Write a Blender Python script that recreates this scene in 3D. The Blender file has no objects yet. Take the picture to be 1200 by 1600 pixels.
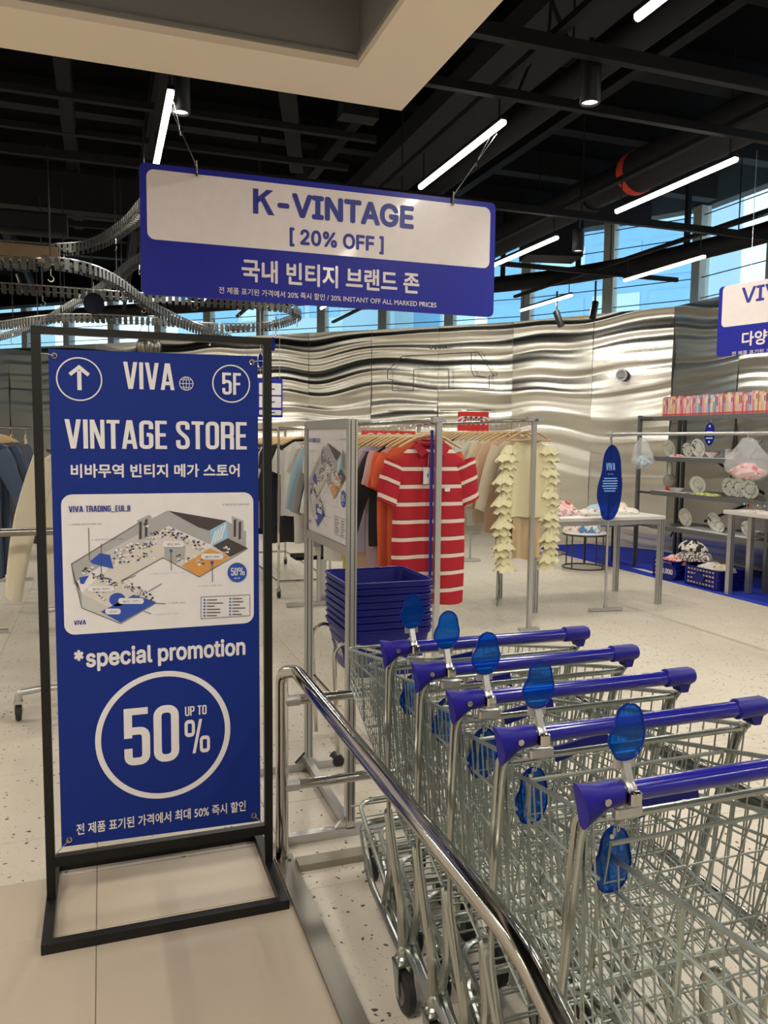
import bpy, math, random
from mathutils import Vector, Matrix
random.seed(7)
PI = math.pi
SC = bpy.context.scene
COL = SC.collection

# ------------------------------------------------------------------ camera
def cam_axes(yaw, pitch, roll):
    y, p, r = map(math.radians, (yaw, pitch, roll))
    f = Vector((math.sin(y)*math.cos(p), math.cos(y)*math.cos(p), -math.sin(p)))
    rt = Vector((math.cos(y), -math.sin(y), 0)); up = rt.cross(f)
    return math.cos(r)*rt+math.sin(r)*up, -math.sin(r)*rt+math.cos(r)*up, f
_rt, _up, _f = cam_axes(19.52, 5.17, .59)
cd = bpy.data.cameras.new('camera'); cam = bpy.data.objects.new('camera', cd); COL.objects.link(cam)
M = Matrix((( _rt.x, _up.x, -_f.x, 0), (_rt.y, _up.y, -_f.y, 0), (_rt.z, _up.z, -_f.z, 1.5), (0, 0, 0, 1)))
cam.matrix_world = M
cd.sensor_fit = 'VERTICAL'; cd.sensor_height = 32.0; cd.lens = 1245/1600*32.0
cd.clip_start = .02; cd.clip_end = 300
SC.camera = cam

# ------------------------------------------------------------------ world, exposure
w = bpy.data.worlds.new('sky'); SC.world = w; w.use_nodes = True
nt = w.node_tree; bg = nt.nodes['Background']
bg.inputs[0].default_value = (.58, .84, 1, 1); bg.inputs[1].default_value = 1.75
SC.view_settings.view_transform = 'Standard'; SC.view_settings.look = 'None'
SC.view_settings.exposure = 0.55; SC.view_settings.gamma = 1.0
SC.view_settings.use_curve_mapping = False
SC.cycles.max_bounces = 8; SC.cycles.diffuse_bounces = 4; SC.cycles.glossy_bounces = 4
SC.cycles.transmission_bounces = 6; SC.cycles.transparent_max_bounces = 12
SC.cycles.sample_clamp_indirect = 4.0; SC.cycles.caustics_reflective = False; SC.cycles.caustics_refractive = False
SC.cycles.use_denoising = True
TUBE_W = 13.0      # power of each ceiling light tube
SPOT_W = 34.0      # power of each ceiling spot lamp
ROOM_COL = (1.0, .93, .80)

# ------------------------------------------------------------------ materials
MATS = {}; CH = {}
def mat(name, col, rough=.5, metal=0.0, **k):
    if name in MATS: return MATS[name]
    m = bpy.data.materials.new(name); m.use_nodes = True; MATS[name] = m
    b = m.node_tree.nodes['Principled BSDF']
    b.inputs['Base Color'].default_value = (*col, 1); b.inputs['Roughness'].default_value = rough
    b.inputs['Metallic'].default_value = metal
    if 'emit' in k: b.inputs['Emission Color'].default_value = (*k['emit'], 1); b.inputs['Emission Strength'].default_value = k.get('es', 1)
    if 'trans' in k: b.inputs['Transmission Weight'].default_value = k['trans']; b.inputs['IOR'].default_value = k.get('ior', 1.45)
    if 'alpha' in k: b.inputs['Alpha'].default_value = k['alpha']
    if 'coat' in k: b.inputs['Coat Weight'].default_value = k['coat']; b.inputs['Coat Roughness'].default_value = .08
    if 'spec' in k: b.inputs['Specular IOR Level'].default_value = k['spec']
    if 'sheen' in k: b.inputs['Sheen Weight'].default_value = k['sheen']
    # every material gets a little procedural variation of tone and relief
    n = m.node_tree.nodes; l = m.node_tree.links
    ns = k.get('ns', 20.0); amt = k.get('amt', .06)
    tc = n.new('ShaderNodeTexCoord'); no = n.new('ShaderNodeTexNoise'); no.inputs['Scale'].default_value = ns
    mp = n.new('ShaderNodeMapping'); mp.inputs['Scale'].default_value = k.get('ms', (1, 1, 1))
    l.new(tc.outputs['Object'], mp.inputs[0]); l.new(mp.outputs[0], no.inputs['Vector'])
    if amt:
        mx = n.new('ShaderNodeMix'); mx.data_type = 'RGBA'
        mx.inputs[6].default_value = (*[c*(1-amt) for c in col], 1); mx.inputs[7].default_value = (*[min(1, c*(1+amt)) for c in col], 1)
        l.new(no.outputs['Fac'], mx.inputs[0]); l.new(mx.outputs[2], b.inputs['Base Color'])
    if k.get('bump'):
        bp = n.new('ShaderNodeBump'); bp.inputs['Strength'].default_value = k['bump']; bp.inputs['Distance'].default_value = .01
        l.new(no.outputs['Fac'], bp.inputs['Height']); l.new(bp.outputs[0], b.inputs['Normal'])
    return m

BLUE = (.018, .05, .40)
m_ban = mat('banner_blue', (.006, .024, .20), .5, spec=.2)
m_sign = mat('sign_blue', (.014, .019, .30), .35, spec=.25)
m_navyink = mat('navy_ink', (.012, .02, .26), .4)
m_white = mat('sign_white', (.72, .68, .66), .35)
m_whiteg = mat('glossy_white', (.74, .67, .67), .3, coat=.3)
m_print = mat('print_white', (.70, .68, .70), .45)
m_black = mat('black_metal', (.006, .0065, .007), .42, .0, spec=.35)
m_blackc = mat('black_ceiling', (.0025, .0025, .003), .9, spec=.1)
m_blackp = mat('black_paint', (.005, .005, .006), .7, spec=.25)
m_duct = mat('duct_grey', (.012, .012, .0125), .75, spec=.25)
m_alu = mat('aluminium', (.52, .52, .52), .34, .85, amt=.04)
m_chrome = mat('chrome', (.52, .50, .47), .12, 1.0, amt=.02)
m_steel = mat('brushed_steel', (.27, .25, .225), .32, 1.0, ns=60, ms=(1, .03, 1), amt=.10)
m_zinc = mat('zinc_wire', (.36, .40, .375), .36, .85, amt=.08)
m_zinc2 = mat('zinc_tube', (.40, .425, .395), .25, .95, amt=.05)
m_handle = mat('handle_blue', (.008, .007, .24), .17, coat=.3, spec=.5, amt=.03)
m_cap = mat('cap_purple_blue', (.014, .010, .22), .4, spec=.25, amt=.04)
m_rubber = mat('rubber', (.012, .012, .013), .6)
m_hub = mat('hub_grey', (.10, .10, .11), .5)
m_tag = mat('blue_acrylic', (.01, .17, .88), .06, trans=.85, ior=1.3, amt=.35, ns=45)
m_tagdark = mat('blue_acrylic_deep', (.004, .025, .30), .12, trans=.25, ior=1.3, amt=.2)
m_tagprint = mat('tag_print', (.25, .45, .9), .4)
m_basket = mat('basket_blue', (.005, .007, .16), .4, spec=.3, amt=.08)
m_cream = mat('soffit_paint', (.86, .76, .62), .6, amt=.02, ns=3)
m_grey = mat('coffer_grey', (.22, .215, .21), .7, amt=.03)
m_wood = mat('hanger_wood', (.50, .34, .17), .5, amt=.15)
m_carpet = mat('carpet_blue', (.008, .03, .42), .9, bump=.3, ns=300)
m_table = mat('table_top_pale', (.60, .58, .55), .35)
m_dark = mat('dark_grey_metal', (.075, .078, .08), .4, .6)
m_shelfm = mat('shelf_grey', (.20, .20, .21), .4, .7)
m_cer = mat('ceramic', (.72, .72, .68), .2, coat=.4)
m_red = mat('sale_red', (.62, .02, .015), .45)
m_line = mat('line_black', (.02, .02, .02), .5)
m_lamp = mat('lamp_white', (.9, .9, .9), .5, emit=(1, .96, .88), es=9, amt=0)
m_wallc = mat('wall_cream', (.80, .76, .68), .7, ns=3)
m_mull = mat('mullion_beige', (.36, .35, .31), .5)
m_orange = mat('duct_red', (.55, .04, .015), .6)

def floor_mat(name, base, chips):
    m = bpy.data.materials.new(name); m.use_nodes = True; n = m.node_tree.nodes; l = m.node_tree.links
    b = n['Principled BSDF']; b.inputs['Roughness'].default_value = .38
    geo = n.new('ShaderNodeNewGeometry'); 
    no = n.new('ShaderNodeTexNoise'); no.inputs['Scale'].default_value = 1.6; no.inputs['Detail'].default_value = 6
    l.new(geo.outputs['Position'], no.inputs['Vector'])
    mx = n.new('ShaderNodeMix'); mx.data_type = 'RGBA'
    mx.inputs[6].default_value = (*[c*.86 for c in base], 1); mx.inputs[7].default_value = (*[c*1.1 for c in base], 1)
    l.new(no.outputs['Fac'], mx.inputs[0]); out = mx.outputs[2]
    if chips:
        for sc, th, colr in ((34, .165, (.055, .045, .035)), (62, .15, (.30, .26, .20))):
            nz = n.new('ShaderNodeTexNoise'); nz.inputs['Scale'].default_value = sc*1.2
            l.new(geo.outputs['Position'], nz.inputs['Vector'])
            ad = n.new('ShaderNodeVectorMath'); ad.operation = 'MULTIPLY_ADD'; ad.inputs[1].default_value = (.035, .035, .035)
            l.new(nz.outputs['Color'], ad.inputs[0]); l.new(geo.outputs['Position'], ad.inputs[2])
            v = n.new('ShaderNodeTexVoronoi'); v.inputs['Scale'].default_value = sc
            l.new(ad.outputs[0], v.inputs['Vector'])
            lt = n.new('ShaderNodeMath'); lt.operation = 'LESS_THAN'; lt.inputs[1].default_value = th*1.25
            l.new(v.outputs['Distance'], lt.inputs[0])
            sep = n.new('ShaderNodeSeparateColor'); l.new(v.outputs['Color'], sep.inputs[0])
            gt = n.new('ShaderNodeMath'); gt.operation = 'GREATER_THAN'; gt.inputs[1].default_value = .60
            l.new(sep.outputs[0], gt.inputs[0])
            mu = n.new('ShaderNodeMath'); mu.operation = 'MULTIPLY'; l.new(lt.outputs[0], mu.inputs[0]); l.new(gt.outputs[0], mu.inputs[1])
            m2 = n.new('ShaderNodeMix'); m2.data_type = 'RGBA'; m2.inputs[7].default_value = (*colr, 1)
            l.new(mu.outputs[0], m2.inputs[0]); l.new(out, m2.inputs[6]); out = m2.outputs[2]
    l.new(out, b.inputs['Base Color'])
    return m
m_terr = floor_mat('terrazzo', (.60, .54, .45), True)
m_tile = floor_mat('beige_tile', (.48, .40, .315), False)
m_grout = mat('grout', (.30, .26, .21), .8)

def mirror_mat():
    m = bpy.data.materials.new('rolled_steel_mirror'); m.use_nodes = True; n = m.node_tree.nodes; l = m.node_tree.links
    b = n['Principled BSDF']; b.inputs['Metallic'].default_value = 1; b.inputs['Roughness'].default_value = .26
    b.inputs['Base Color'].default_value = (.74, .72, .66, 1)
    geo = n.new('ShaderNodeNewGeometry'); hs = []
    sp = n.new('ShaderNodeSeparateXYZ'); l.new(geo.outputs['Position'], sp.inputs[0])
    mr = n.new('ShaderNodeMapRange'); mr.inputs[1].default_value = .9; mr.inputs[2].default_value = 2.1; mr.inputs[3].default_value = .18
    l.new(sp.outputs['Z'], mr.inputs[0])
    wn_ = n.new('ShaderNodeTexNoise'); wn_.inputs['Scale'].default_value = .75; wn_.inputs['Detail'].default_value = 0; l.new(geo.outputs['Position'], wn_.inputs['Vector'])
    wz = n.new('ShaderNodeMath'); wz.operation = 'MULTIPLY_ADD'; wz.inputs[1].default_value = .5; l.new(wn_.outputs['Fac'], wz.inputs[0]); l.new(sp.outputs['Z'], wz.inputs[2])
    cb = n.new('ShaderNodeCombineXYZ'); l.new(sp.outputs['X'], cb.inputs[0]); l.new(sp.outputs['Y'], cb.inputs[1]); l.new(wz.outputs[0], cb.inputs[2])
    for xs, zs, wt in ((.12, 5.5, .50), (.22, 11.0, .26), (.55, 1.3, .8)):
        mp = n.new('ShaderNodeMapping'); mp.inputs['Scale'].default_value = (xs, xs, zs); l.new(cb.outputs[0], mp.inputs[0])
        no = n.new('ShaderNodeTexNoise'); no.inputs['Scale'].default_value = 1.0; no.inputs['Detail'].default_value = 0
        l.new(mp.outputs[0], no.inputs['Vector'])
        mu = n.new('ShaderNodeMath'); mu.operation = 'MULTIPLY'; mu.inputs[1].default_value = wt; l.new(no.outputs['Fac'], mu.inputs[0]); hs.append(mu)
    ad = n.new('ShaderNodeMath'); l.new(hs[0].outputs[0], ad.inputs[0]); l.new(hs[1].outputs[0], ad.inputs[1])
    ad2 = n.new('ShaderNodeMath'); l.new(ad.outputs[0], ad2.inputs[0]); l.new(hs[2].outputs[0], ad2.inputs[1])
    bp = n.new('ShaderNodeBump'); bp.inputs['Distance'].default_value = .11
    l.new(mr.outputs[0], bp.inputs['Strength'])
    l.new(ad2.outputs[0], bp.inputs['Height']); l.new(bp.outputs[0], b.inputs['Normal'])
    return m
m_mirror = mirror_mat()

def cloth(name, col, **k): return mat('cloth_'+name, col, .85, sheen=.2, bump=.15, ns=k.pop('ns', 120), **k)
def stripe_mat():
    m = bpy.data.materials.new('red_white_stripe'); m.use_nodes = True; n = m.node_tree.nodes; l = m.node_tree.links
    b = n['Principled BSDF']; b.inputs['Roughness'].default_value = .8
    uv = n.new('ShaderNodeUVMap'); sp = n.new('ShaderNodeSeparateXYZ'); l.new(uv.outputs[0], sp.inputs[0])
    md = n.new('ShaderNodeMath'); md.operation = 'MODULO'; md.inputs[1].default_value = .104
    ab = n.new('ShaderNodeMath'); ab.operation = 'ABSOLUTE'; l.new(sp.outputs['Y'], ab.inputs[0]); l.new(ab.outputs[0], md.inputs[0])
    r = n.new('ShaderNodeValToRGB'); r.color_ramp.interpolation = 'CONSTANT'
    mu = n.new('ShaderNodeMath'); mu.operation = 'DIVIDE'; mu.inputs[1].default_value = .104; l.new(md.outputs[0], mu.inputs[0]); l.new(mu.outputs[0], r.inputs[0])
    e = r.color_ramp.elements; e[0].position = 0; e[0].color = (.38, .005, .016, 1)
    e[1].position = .70; e[1].color = (.72, .55, .50, 1)
    x = e.new(.915); x.color = (.10, .02, .015, 1); x = e.new(.96); x.color = (.38, .005, .016, 1)
    l.new(r.outputs[0], b.inputs['Base Color'])
    return m
m_stripe = stripe_mat()

# ------------------------------------------------------------------ mesh helpers
def V(*a): return Vector(a)
def absloc(o):
    v = Vector((0, 0, 0))
    while o: v += o.location; o = o.parent
    return v
class MB:
    def __init__(s): s.v = []; s.f = []; s.uv = None; s.smooth = True
    def add(s, vs, fs):
        b = len(s.v); s.v += [tuple(q) for q in vs]; s.f += [tuple(i+b for i in q) for q in fs]; return s
    def box(s, x0, x1, y0, y1, z0, z1):
        vs = [(x, y, z) for z in (z0, z1) for y in (y0, y1) for x in (x0, x1)]
        return s.add(vs, [(0, 2, 3, 1), (4, 5, 7, 6), (0, 1, 5, 4), (2, 6, 7, 3), (0, 4, 6, 2), (1, 3, 7, 5)])
    def bbox(s, x0, x1, y0, y1, z0, z1, c=.003):     # box with chamfered vertical & horizontal edges
        def ring(i, z): return [(x0+i+c, y0+i, z), (x1-i-c, y0+i, z), (x1-i, y0+i+c, z), (x1-i, y1-i-c, z), (x1-i-c, y1-i, z), (x0+i+c, y1-i, z), (x0+i, y1-i-c, z), (x0+i, y0+i+c, z)]
        R = [ring(c, z0), ring(0, z0+c), ring(0, z1-c), ring(c, z1)]
        vs = sum(R, []); fs = [tuple(range(7, -1, -1)), tuple(range(24, 32))]
        for k in range(3):
            for i in range(8): fs.append((k*8+i, k*8+(i+1) % 8, k*8+8+(i+1) % 8, k*8+8+i))
        return s.add(vs, fs)
    def rings(s, R, cap=True, closed=True):
        n = len(R[0]); b = len(s.v)
        for r in R: s.v += [tuple(q) for q in r]
        for k in range(len(R)-1):
            for i in range(n if closed else n-1):
                j = (i+1) % n; s.f.append((b+k*n+i, b+k*n+j, b+(k+1)*n+j, b+(k+1)*n+i))
        if cap and closed:
            s.f.append(tuple(b+i for i in range(n-1, -1, -1))); s.f.append(tuple(b+(len(R)-1)*n+i for i in range(n)))
        return s
    def tube(s, path, r, n=8, closed=False, ry=None):
        P = [Vector(p) for p in path]; R = []; m = len(P); prev = None
        for i, p in enumerate(P):
            if closed: t = (P[(i+1) % m]-P[i-1]).normalized()
            else: t = (P[min(i+1, m-1)]-P[max(i-1, 0)]).normalized()
            if prev is None:
                a = Vector((0, 0, 1)) if abs(t.z) < .9 else Vector((1, 0, 0))
                u = t.cross(a).normalized()
            else:
                u = prev-t*prev.dot(t)
                u = u.normalized() if u.length > 1e-6 else t.orthogonal().normalized()
            prev = u; v = t.cross(u)
            rr = r[i] if isinstance(r, (list, tuple)) else r
            R.append([p+(u*math.cos(a)+v*math.sin(a))*rr for a in [2*PI*(q+.5)/n for q in range(n)]])
        if closed: R.append(R[0]); return s.rings(R, cap=False)
        return s.rings(R)
    def sq(s, a, b, w, h=None):                        # square profile bar between two points (h = vertical-ish size)
        h = h or w; a = Vector(a); b = Vector(b); t = (b-a).normalized()
        up = Vector((0, 0, 1)) if abs(t.z) < .9 else Vector((0, 1, 0))
        u = t.cross(up).normalized(); v = u.cross(t)
        return s.rings([[p-u*w/2-v*h/2, p+u*w/2-v*h/2, p+u*w/2+v*h/2, p-u*w/2+v*h/2] for p in (a, b)])
    def cyl(s, a, b, r, n=16, r2=None):
        return s.tube([a, b], [r, r if r2 is None else r2], n)
    def lathe(s, prof, c=(0, 0, 0), n=20, axis='z'):
        R = []
        for r, z in prof:
            ring = []
            for i in range(n):
                a = 2*PI*i/n; q = (r*math.cos(a), r*math.sin(a), z)
                if axis == 'y': q = (q[0], q[2], q[1])
                if axis == 'x': q = (q[2], q[0], q[1])
                ring.append((c[0]+q[0], c[1]+q[1], c[2]+q[2]))
            R.append(ring)
        return s.rings(R)
    def poly(s, pts, d):                               # extrude polygon along vector d
        n = len(pts); P = [Vector(p) for p in pts]; D = Vector(d)
        return s.add(P+[p+D for p in P], [tuple(range(n)), tuple(range(2*n-1, n-1, -1))]+[(i, n+i, n+(i+1) % n, (i+1) % n) for i in range(n)])
    def grid(s, fn, nu, nv):
        b = len(s.v)
        for i in range(nu+1):
            for j in range(nv+1): s.v.append(tuple(fn(i/nu, j/nv)))
        for i in range(nu):
            for j in range(nv):
                a = b+i*(nv+1)+j; s.f.append((a, a+nv+1, a+nv+2, a+1))
        return s
    def build(s, name, m, parent=None, smooth=None, fix=True, **tags):
        me = bpy.data.meshes.new(name)
        if parent: off = absloc(parent)
        else:
            xs = [q[0] for q in s.v]; ys = [q[1] for q in s.v]; zs = [q[2] for q in s.v]
            off = Vector(((min(xs)+max(xs))/2, (min(ys)+max(ys))/2, min(zs)))
        me.from_pydata([(x-off.x, y-off.y, z-off.z) for x, y, z in s.v], [], s.f)
        if s.uv:
            ul = me.uv_layers.new(name='UVMap')
            for lp in me.loops: ul.data[lp.index].uv = s.uv[lp.vertex_index]
        me.materials.append(m)
        if fix:
            import bmesh
            bm = bmesh.new(); bm.from_mesh(me); bmesh.ops.recalc_face_normals(bm, faces=bm.faces); bm.to_mesh(me); bm.free()
        if smooth is None or smooth:
            me.shade_smooth(); me.set_sharp_from_angle(angle=math.radians(38))
        o = bpy.data.objects.new(name, me); COL.objects.link(o)
        if parent: o.parent = parent; CH.setdefault(parent.name, []).append(o)
        else: o.location = off
        for k_, v_ in tags.items(): o[k_] = v_
        return o
def thing(name, label, cat, loc=(0, 0, 0), group=None):
    o = bpy.data.objects.new(name, None); COL.objects.link(o); o.location = loc; o.empty_display_size = .1
    o['label'] = label; o['category'] = cat
    if group: o['group'] = group
    return o
def tag(o, label, cat, group=None):
    o['label'] = label; o['category'] = cat
    if group: o['group'] = group
    return o
def dup(o, parent=None):
    c = o.copy(); COL.objects.link(c)
    if parent: c.parent = parent; CH.setdefault(parent.name, []).append(c)
    for ch in list(CH.get(o.name, [])): dup(ch, c)
    return c
def struct(o): o['kind'] = 'structure'; return o
def fillet(pts, r, k=5):
    P = [Vector(p) for p in pts]; out = [P[0]]
    for i in range(1, len(P)-1):
        a, b, c = P[i-1], P[i], P[i+1]
        rr = min(r, (a-b).length*.45, (c-b).length*.45)
        p0 = b+(a-b).normalized()*rr; p1 = b+(c-b).normalized()*rr
        for j in range(k+1):
            t = j/k; out.append(p0*(1-t)**2+b*2*t*(1-t)+p1*t*t)
    out.append(P[-1]); return out
def arc(cx, cz, r, a0, a1, n=12): return [(cx+r*math.cos(a0+(a1-a0)*i/n), cz+r*math.sin(a0+(a1-a0)*i/n)) for i in range(n+1)]
def rrect(x0, x1, z0, z1, r, n=6):
    return (arc(x1-r, z1-r, r, 0, PI/2, n)+arc(x0+r, z1-r, r, PI/2, PI, n)+arc(x0+r, z0+r, r, PI, 1.5*PI, n)+arc(x1-r, z0+r, r, 1.5*PI, 2*PI, n))
def setrot(o, x=0, y=0, z=0): o.rotation_euler = (x, y, z); return o

# ---- lettering: 2-D polygons (u to the right, v up) laid on a plane
import os
SANS = None
try: SANS = bpy.data.fonts.load(os.path.join(bpy.utils.system_resource('DATAFILES'), 'fonts', 'Inter.woff2'))   # Blender's own interface font
except Exception: SANS = None
def font_polys(s, off=0.0):
    cu = bpy.data.curves.new('t', 'FONT'); cu.body = s; cu.size = 1; cu.resolution_u = 3
    BFONT = cu.font
    if SANS: cu.font = SANS
    if any(ord(c) > 0x1000 for c in s): cu.font = BFONT
    ob = bpy.data.objects.new('t', cu); COL.objects.link(ob)
    bpy.context.view_layer.update()
    me = bpy.data.meshes.new_from_object(ob.evaluated_get(bpy.context.evaluated_depsgraph_get()))
    vs = [(v.co.x, v.co.y) for v in me.vertices]; fs = [tuple(p.vertices) for p in me.polygons]
    bpy.data.objects.remove(ob); bpy.data.meshes.remove(me); bpy.data.curves.remove(cu)
    if off:                                            # heavier weight: the outline printed again, shifted all round
        v2 = []; f2 = []
        for k in range(8):
            b = len(v2); a = k*PI/4; v2 += [(x+off*math.cos(a), y+off*math.sin(a)) for x, y in vs]; f2 += [tuple(i+b for i in f) for f in fs]
        return v2, f2
    return vs, fs
def strip(path, t, closed=False):
    P = [Vector(p) for p in path]; m = len(P); L = []; Rr = []
    for i, p in enumerate(P):
        a = P[i-1] if (i > 0 or closed) else None; c = P[(i+1) % m] if (i < m-1 or closed) else None
        d1 = (p-a).normalized() if a is not None else (c-p).normalized(); d2 = (c-p).normalized() if c is not None else d1
        n1 = Vector((-d1.y, d1.x)); n2 = Vector((-d2.y, d2.x)); nn = (n1+n2)
        nn = nn.normalized() if nn.length > 1e-4 else n1
        k = t/2/max(.35, nn.dot(n1)); L.append(p+nn*k); Rr.append(p-nn*k)
    vs = []; fs = []
    for a, b in zip(L, Rr): vs += [tuple(a), tuple(b)]
    for i in range(m if closed else m-1):
        j = (i+1) % m; fs.append((2*i, 2*i+1, 2*j+1, 2*j))
    return vs, fs
def fil2(pts, r, k=5): return [(q.x, q.y) for q in fillet([(x, y, 0) for x, y in pts], r, k)]
def glyph(c, t=.132):
    W = .42; h = t/2; out = []
    def q(*p): out.append((list(p), [tuple(range(len(p)))]))
    def st(p, r=.10, cl=False, tt=None):
        out.append(strip(p if cl else (fil2(p, r) if len(p) > 2 else p), tt or t, cl))
    def loop(x0, x1, y0, y1, r, tt=None): st(rrect(x0, x1, y0, y1, r, 5)[:], cl=True, tt=tt)
    if c == 'V': W = .46; q((0, 1), (t, 1), (W/2+.05, 0), (W/2-.075, 0)); q((W-t, 1), (W, 1), (W/2+.075, 0), (W/2-.05, 0))
    elif c == 'A': W = .46; q((0, 0), (t*.95, 0), (W/2+.05, 1), (W/2-.085, 1)); q((W-t*.95, 0), (W, 0), (W/2+.085, 1), (W/2-.05, 1)); q((.1, .18), (W-.1, .18), (W-.13, .31), (.13, .31))
    elif c == 'I': W = t; q((0, 0), (t, 0), (t, 1), (0, 1))
    elif c == 'N': q((0, 0), (t*.9, 0), (t*.9, 1), (0, 1)); q((W-t*.9, 0), (W, 0), (W, 1), (W-t*.9, 1)); q((0, 1), (t*.95, 1), (W, 0), (W-t*.95, 0))
    elif c == 'T': W = .38; q((0, 1-t*.9), (W, 1-t*.9), (W, 1), (0, 1)); q((W/2-h, 0), (W/2+h, 0), (W/2+h, 1), (W/2-h, 1))
    elif c == 'G': st([(W-h, .70), (W-h, 1-h), (h, 1-h), (h, h), (W-h, h), (W-h, .50), (W*.52, .50)], .12)
    elif c in 'EFL':
        W = .35; q((0, 0), (t, 0), (t, 1), (0, 1))
        if c in 'EF': q((0, 1-t*.9), (W, 1-t*.9), (W, 1), (0, 1)); q((0, .44), (W*.9, .44), (W*.9, .44+t*.9), (0, .44+t*.9))
        if c in 'EL': q((0, 0), (W, 0), (W, t*.9), (0, t*.9))
    elif c == 'S': st([(W-h, .70), (W-h, 1-h), (h, 1-h), (h, .66), (W-h, .38), (W-h, h), (h, h), (h, .32)], .13)
    elif c in 'O0': loop(h, W-h, h, 1-h, .12)
    elif c == 'D': q((0, 0), (t, 0), (t, 1), (0, 1)); st([(0, 1-h), (W-h, 1-h), (W-h, h), (0, h)], .13)
    elif c in 'RP':
        q((0, 0), (t, 0), (t, 1), (0, 1)); st([(0, 1-h), (W-h, 1-h), (W-h, .48), (0, .48)], .11)
        if c == 'R': st([(W*.4, .48), (W-h, .46), (W-h, 0)], .08)
    elif c == 'U': st([(h, 1), (h, h), (W-h, h), (W-h, 1)], .13)
    elif c == 'J': W = .30; st([(0, h), (W-h, h), (W-h, 1)], .12)
    elif c == '5': q((0, .48), (t, .48), (t, 1), (0, 1)); q((0, 1-t*.9), (W-.03, 1-t*.9), (W-.03, 1), (0, 1)); st([(.02, .60), (W-h, .60), (W-h, h), (h, h), (h, .30)], .12)
    elif c == '1': W = .26; q((W-t, 0), (W, 0), (W, 1), (W-t, 1)); q((0, .78), (W-t, .78), (W-t, .93), (0, .86))
    elif c == '9': loop(h, W-h, .46, 1-h, .10); st([(W-h, .7), (W-h, h), (h, h), (h, .28)], .12)
    elif c == ',': W = .12; q((0, -.12), (.06, -.12), (.12, .14), (0, .14))
    elif c == '_': W = .42; q((0, -.10), (W, -.10), (W, 0), (0, 0))
    elif c == '%':
        W = .92; loop(.06, .32, .56, .95, .08, .11); loop(W-.32, W-.06, .05, .44, .08, .11); q((.28, 0), (.39, 0), (W-.28, 1), (W-.39, 1))
    elif c == ' ': W = .16
    return out, W
def cond_polys(s):
    vs = []; fs = []; x = 0
    for c in s:
        g, W = glyph(c)
        for pv, pf in g:
            b = len(vs); vs += [(x+p[0], p[1]) for p in pv]; fs += [tuple(i+b for i in f) for f in pf]
        x += W+.06
    return vs, fs
def lay(polys, box, O, U, Vv, keep=None, stagger=False):
    """scale polygons to box (u0,u1,v0,v1) and lay them on plane O + u U + v V"""
    vs, fs = polys; u0, u1, v0, v1 = box
    a = min(p[0] for p in vs); b = max(p[0] for p in vs); c = min(p[1] for p in vs); d = max(p[1] for p in vs)
    if keep is not None: c, d = keep
    O = Vector(O); U = Vector(U); Vv = Vector(Vv)
    fs2 = []
    for f in fs:
        ar = sum(vs[f[i]][0]*vs[f[(i+1) % len(f)]][1]-vs[f[(i+1) % len(f)]][0]*vs[f[i]][1] for i in range(len(f)))
        fs2.append(tuple(f) if ar > 0 else tuple(reversed(f)))
    Nn = U.cross(Vv).normalized(); dep = [0.0]*len(vs)
    if stagger:
        for k, f in enumerate(fs2):
            for i in f: dep[i] = max(dep[i], 2e-5*(k % 23)) if dep[i] == 0 else dep[i]
    mb = MB(); mb.add([O+Nn*dep[i]+U*(u0+(p[0]-a)/(b-a)*(u1-u0))+Vv*(v0+(p[1]-c)/(d-c)*(v1-v0)) for i, p in enumerate(vs)], fs2)
    return mb
class Plane:
    """a flat board: print shapes on it in board coordinates (u right, v up)"""
    def __init__(s, O, U, Vv, parent): s.O = Vector(O); s.U = Vector(U); s.V = Vector(Vv); s.N = s.U.cross(s.V).normalized(); s.par = parent
    def pt(s, u, v, d=0): return s.O+s.U*u+s.V*v+s.N*d
    def write(s, txt, box, m, cond=False, off=.0, d=.0015, name='lettering', keep=None):
        P = cond_polys(txt) if cond else font_polys(txt, off)
        mb = lay(P, box, s.pt(0, 0, d), s.U, s.V, keep, cond or off > 0)
        return mb.build(name, m, s.par, smooth=False, fix=False)
    def shapes(s, L, m, name, d=.0012, th=.0006):
        if len(L) <= 6:
            for p in L: mb = MB(); mb.poly([s.pt(u, v, d) for u, v in p], s.N*-th); o = mb.build(name, m, s.par, smooth=False)
            return o
        mb = MB()
        for p in L: mb.poly([s.pt(u, v, d) for u, v in p], s.N*-th)
        return mb.build(name, m, s.par, smooth=False, kind='stuff')
    def lines(s, L, t, m, name, d=.0015, closed=False):
        mb = MB()
        for p in L:
            vs, fs = strip(p, t, closed); mb.add([s.pt(u, v, d) for u, v in vs], fs)
        return mb.build(name, m, s.par, smooth=False, fix=False)

# ================================================================== ROOM SHELL
FB = MB().box(-6.2, 8.2, -4.2, 22, -.14, -.004)
floor = struct(FB.build('floor', m_grout)); floor.name = 'floor'
TS = .64; TY = .65; X0 = -.044; Y0 = 2.474; YB = 2.474+.345; XB = .556
def tile_mesh(w, d):
    mb = MB(); mb.bbox(.0012, w-.0012, .0012, d-.0012, -.012, 0, .001); return mb
wallpts = [(-4.4, 21.25), (-3.55, 20.44), (-2.7, 19.63), (-1.82, 18.80), (-.95, 17.98), (-.07, 17.15), (.8, 16.33), (1.66, 15.52), (2.53, 14.70), (3.46, 13.78), (4.35, 12.98), (5.22, 12.15), (6.09, 11.23), (6.79, 10.10), (7.40, 9.11), (7.40, 7.91), (7.39, 6.7), (7.38, 5.5), (7.38, 4.3), (7.38, 3.1), (7.38, 1.9), (7.38, .7), (7.38, -.5), (7.38, -1.7), (7.38, -2.9), (7.38, -4.1)]
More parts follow.
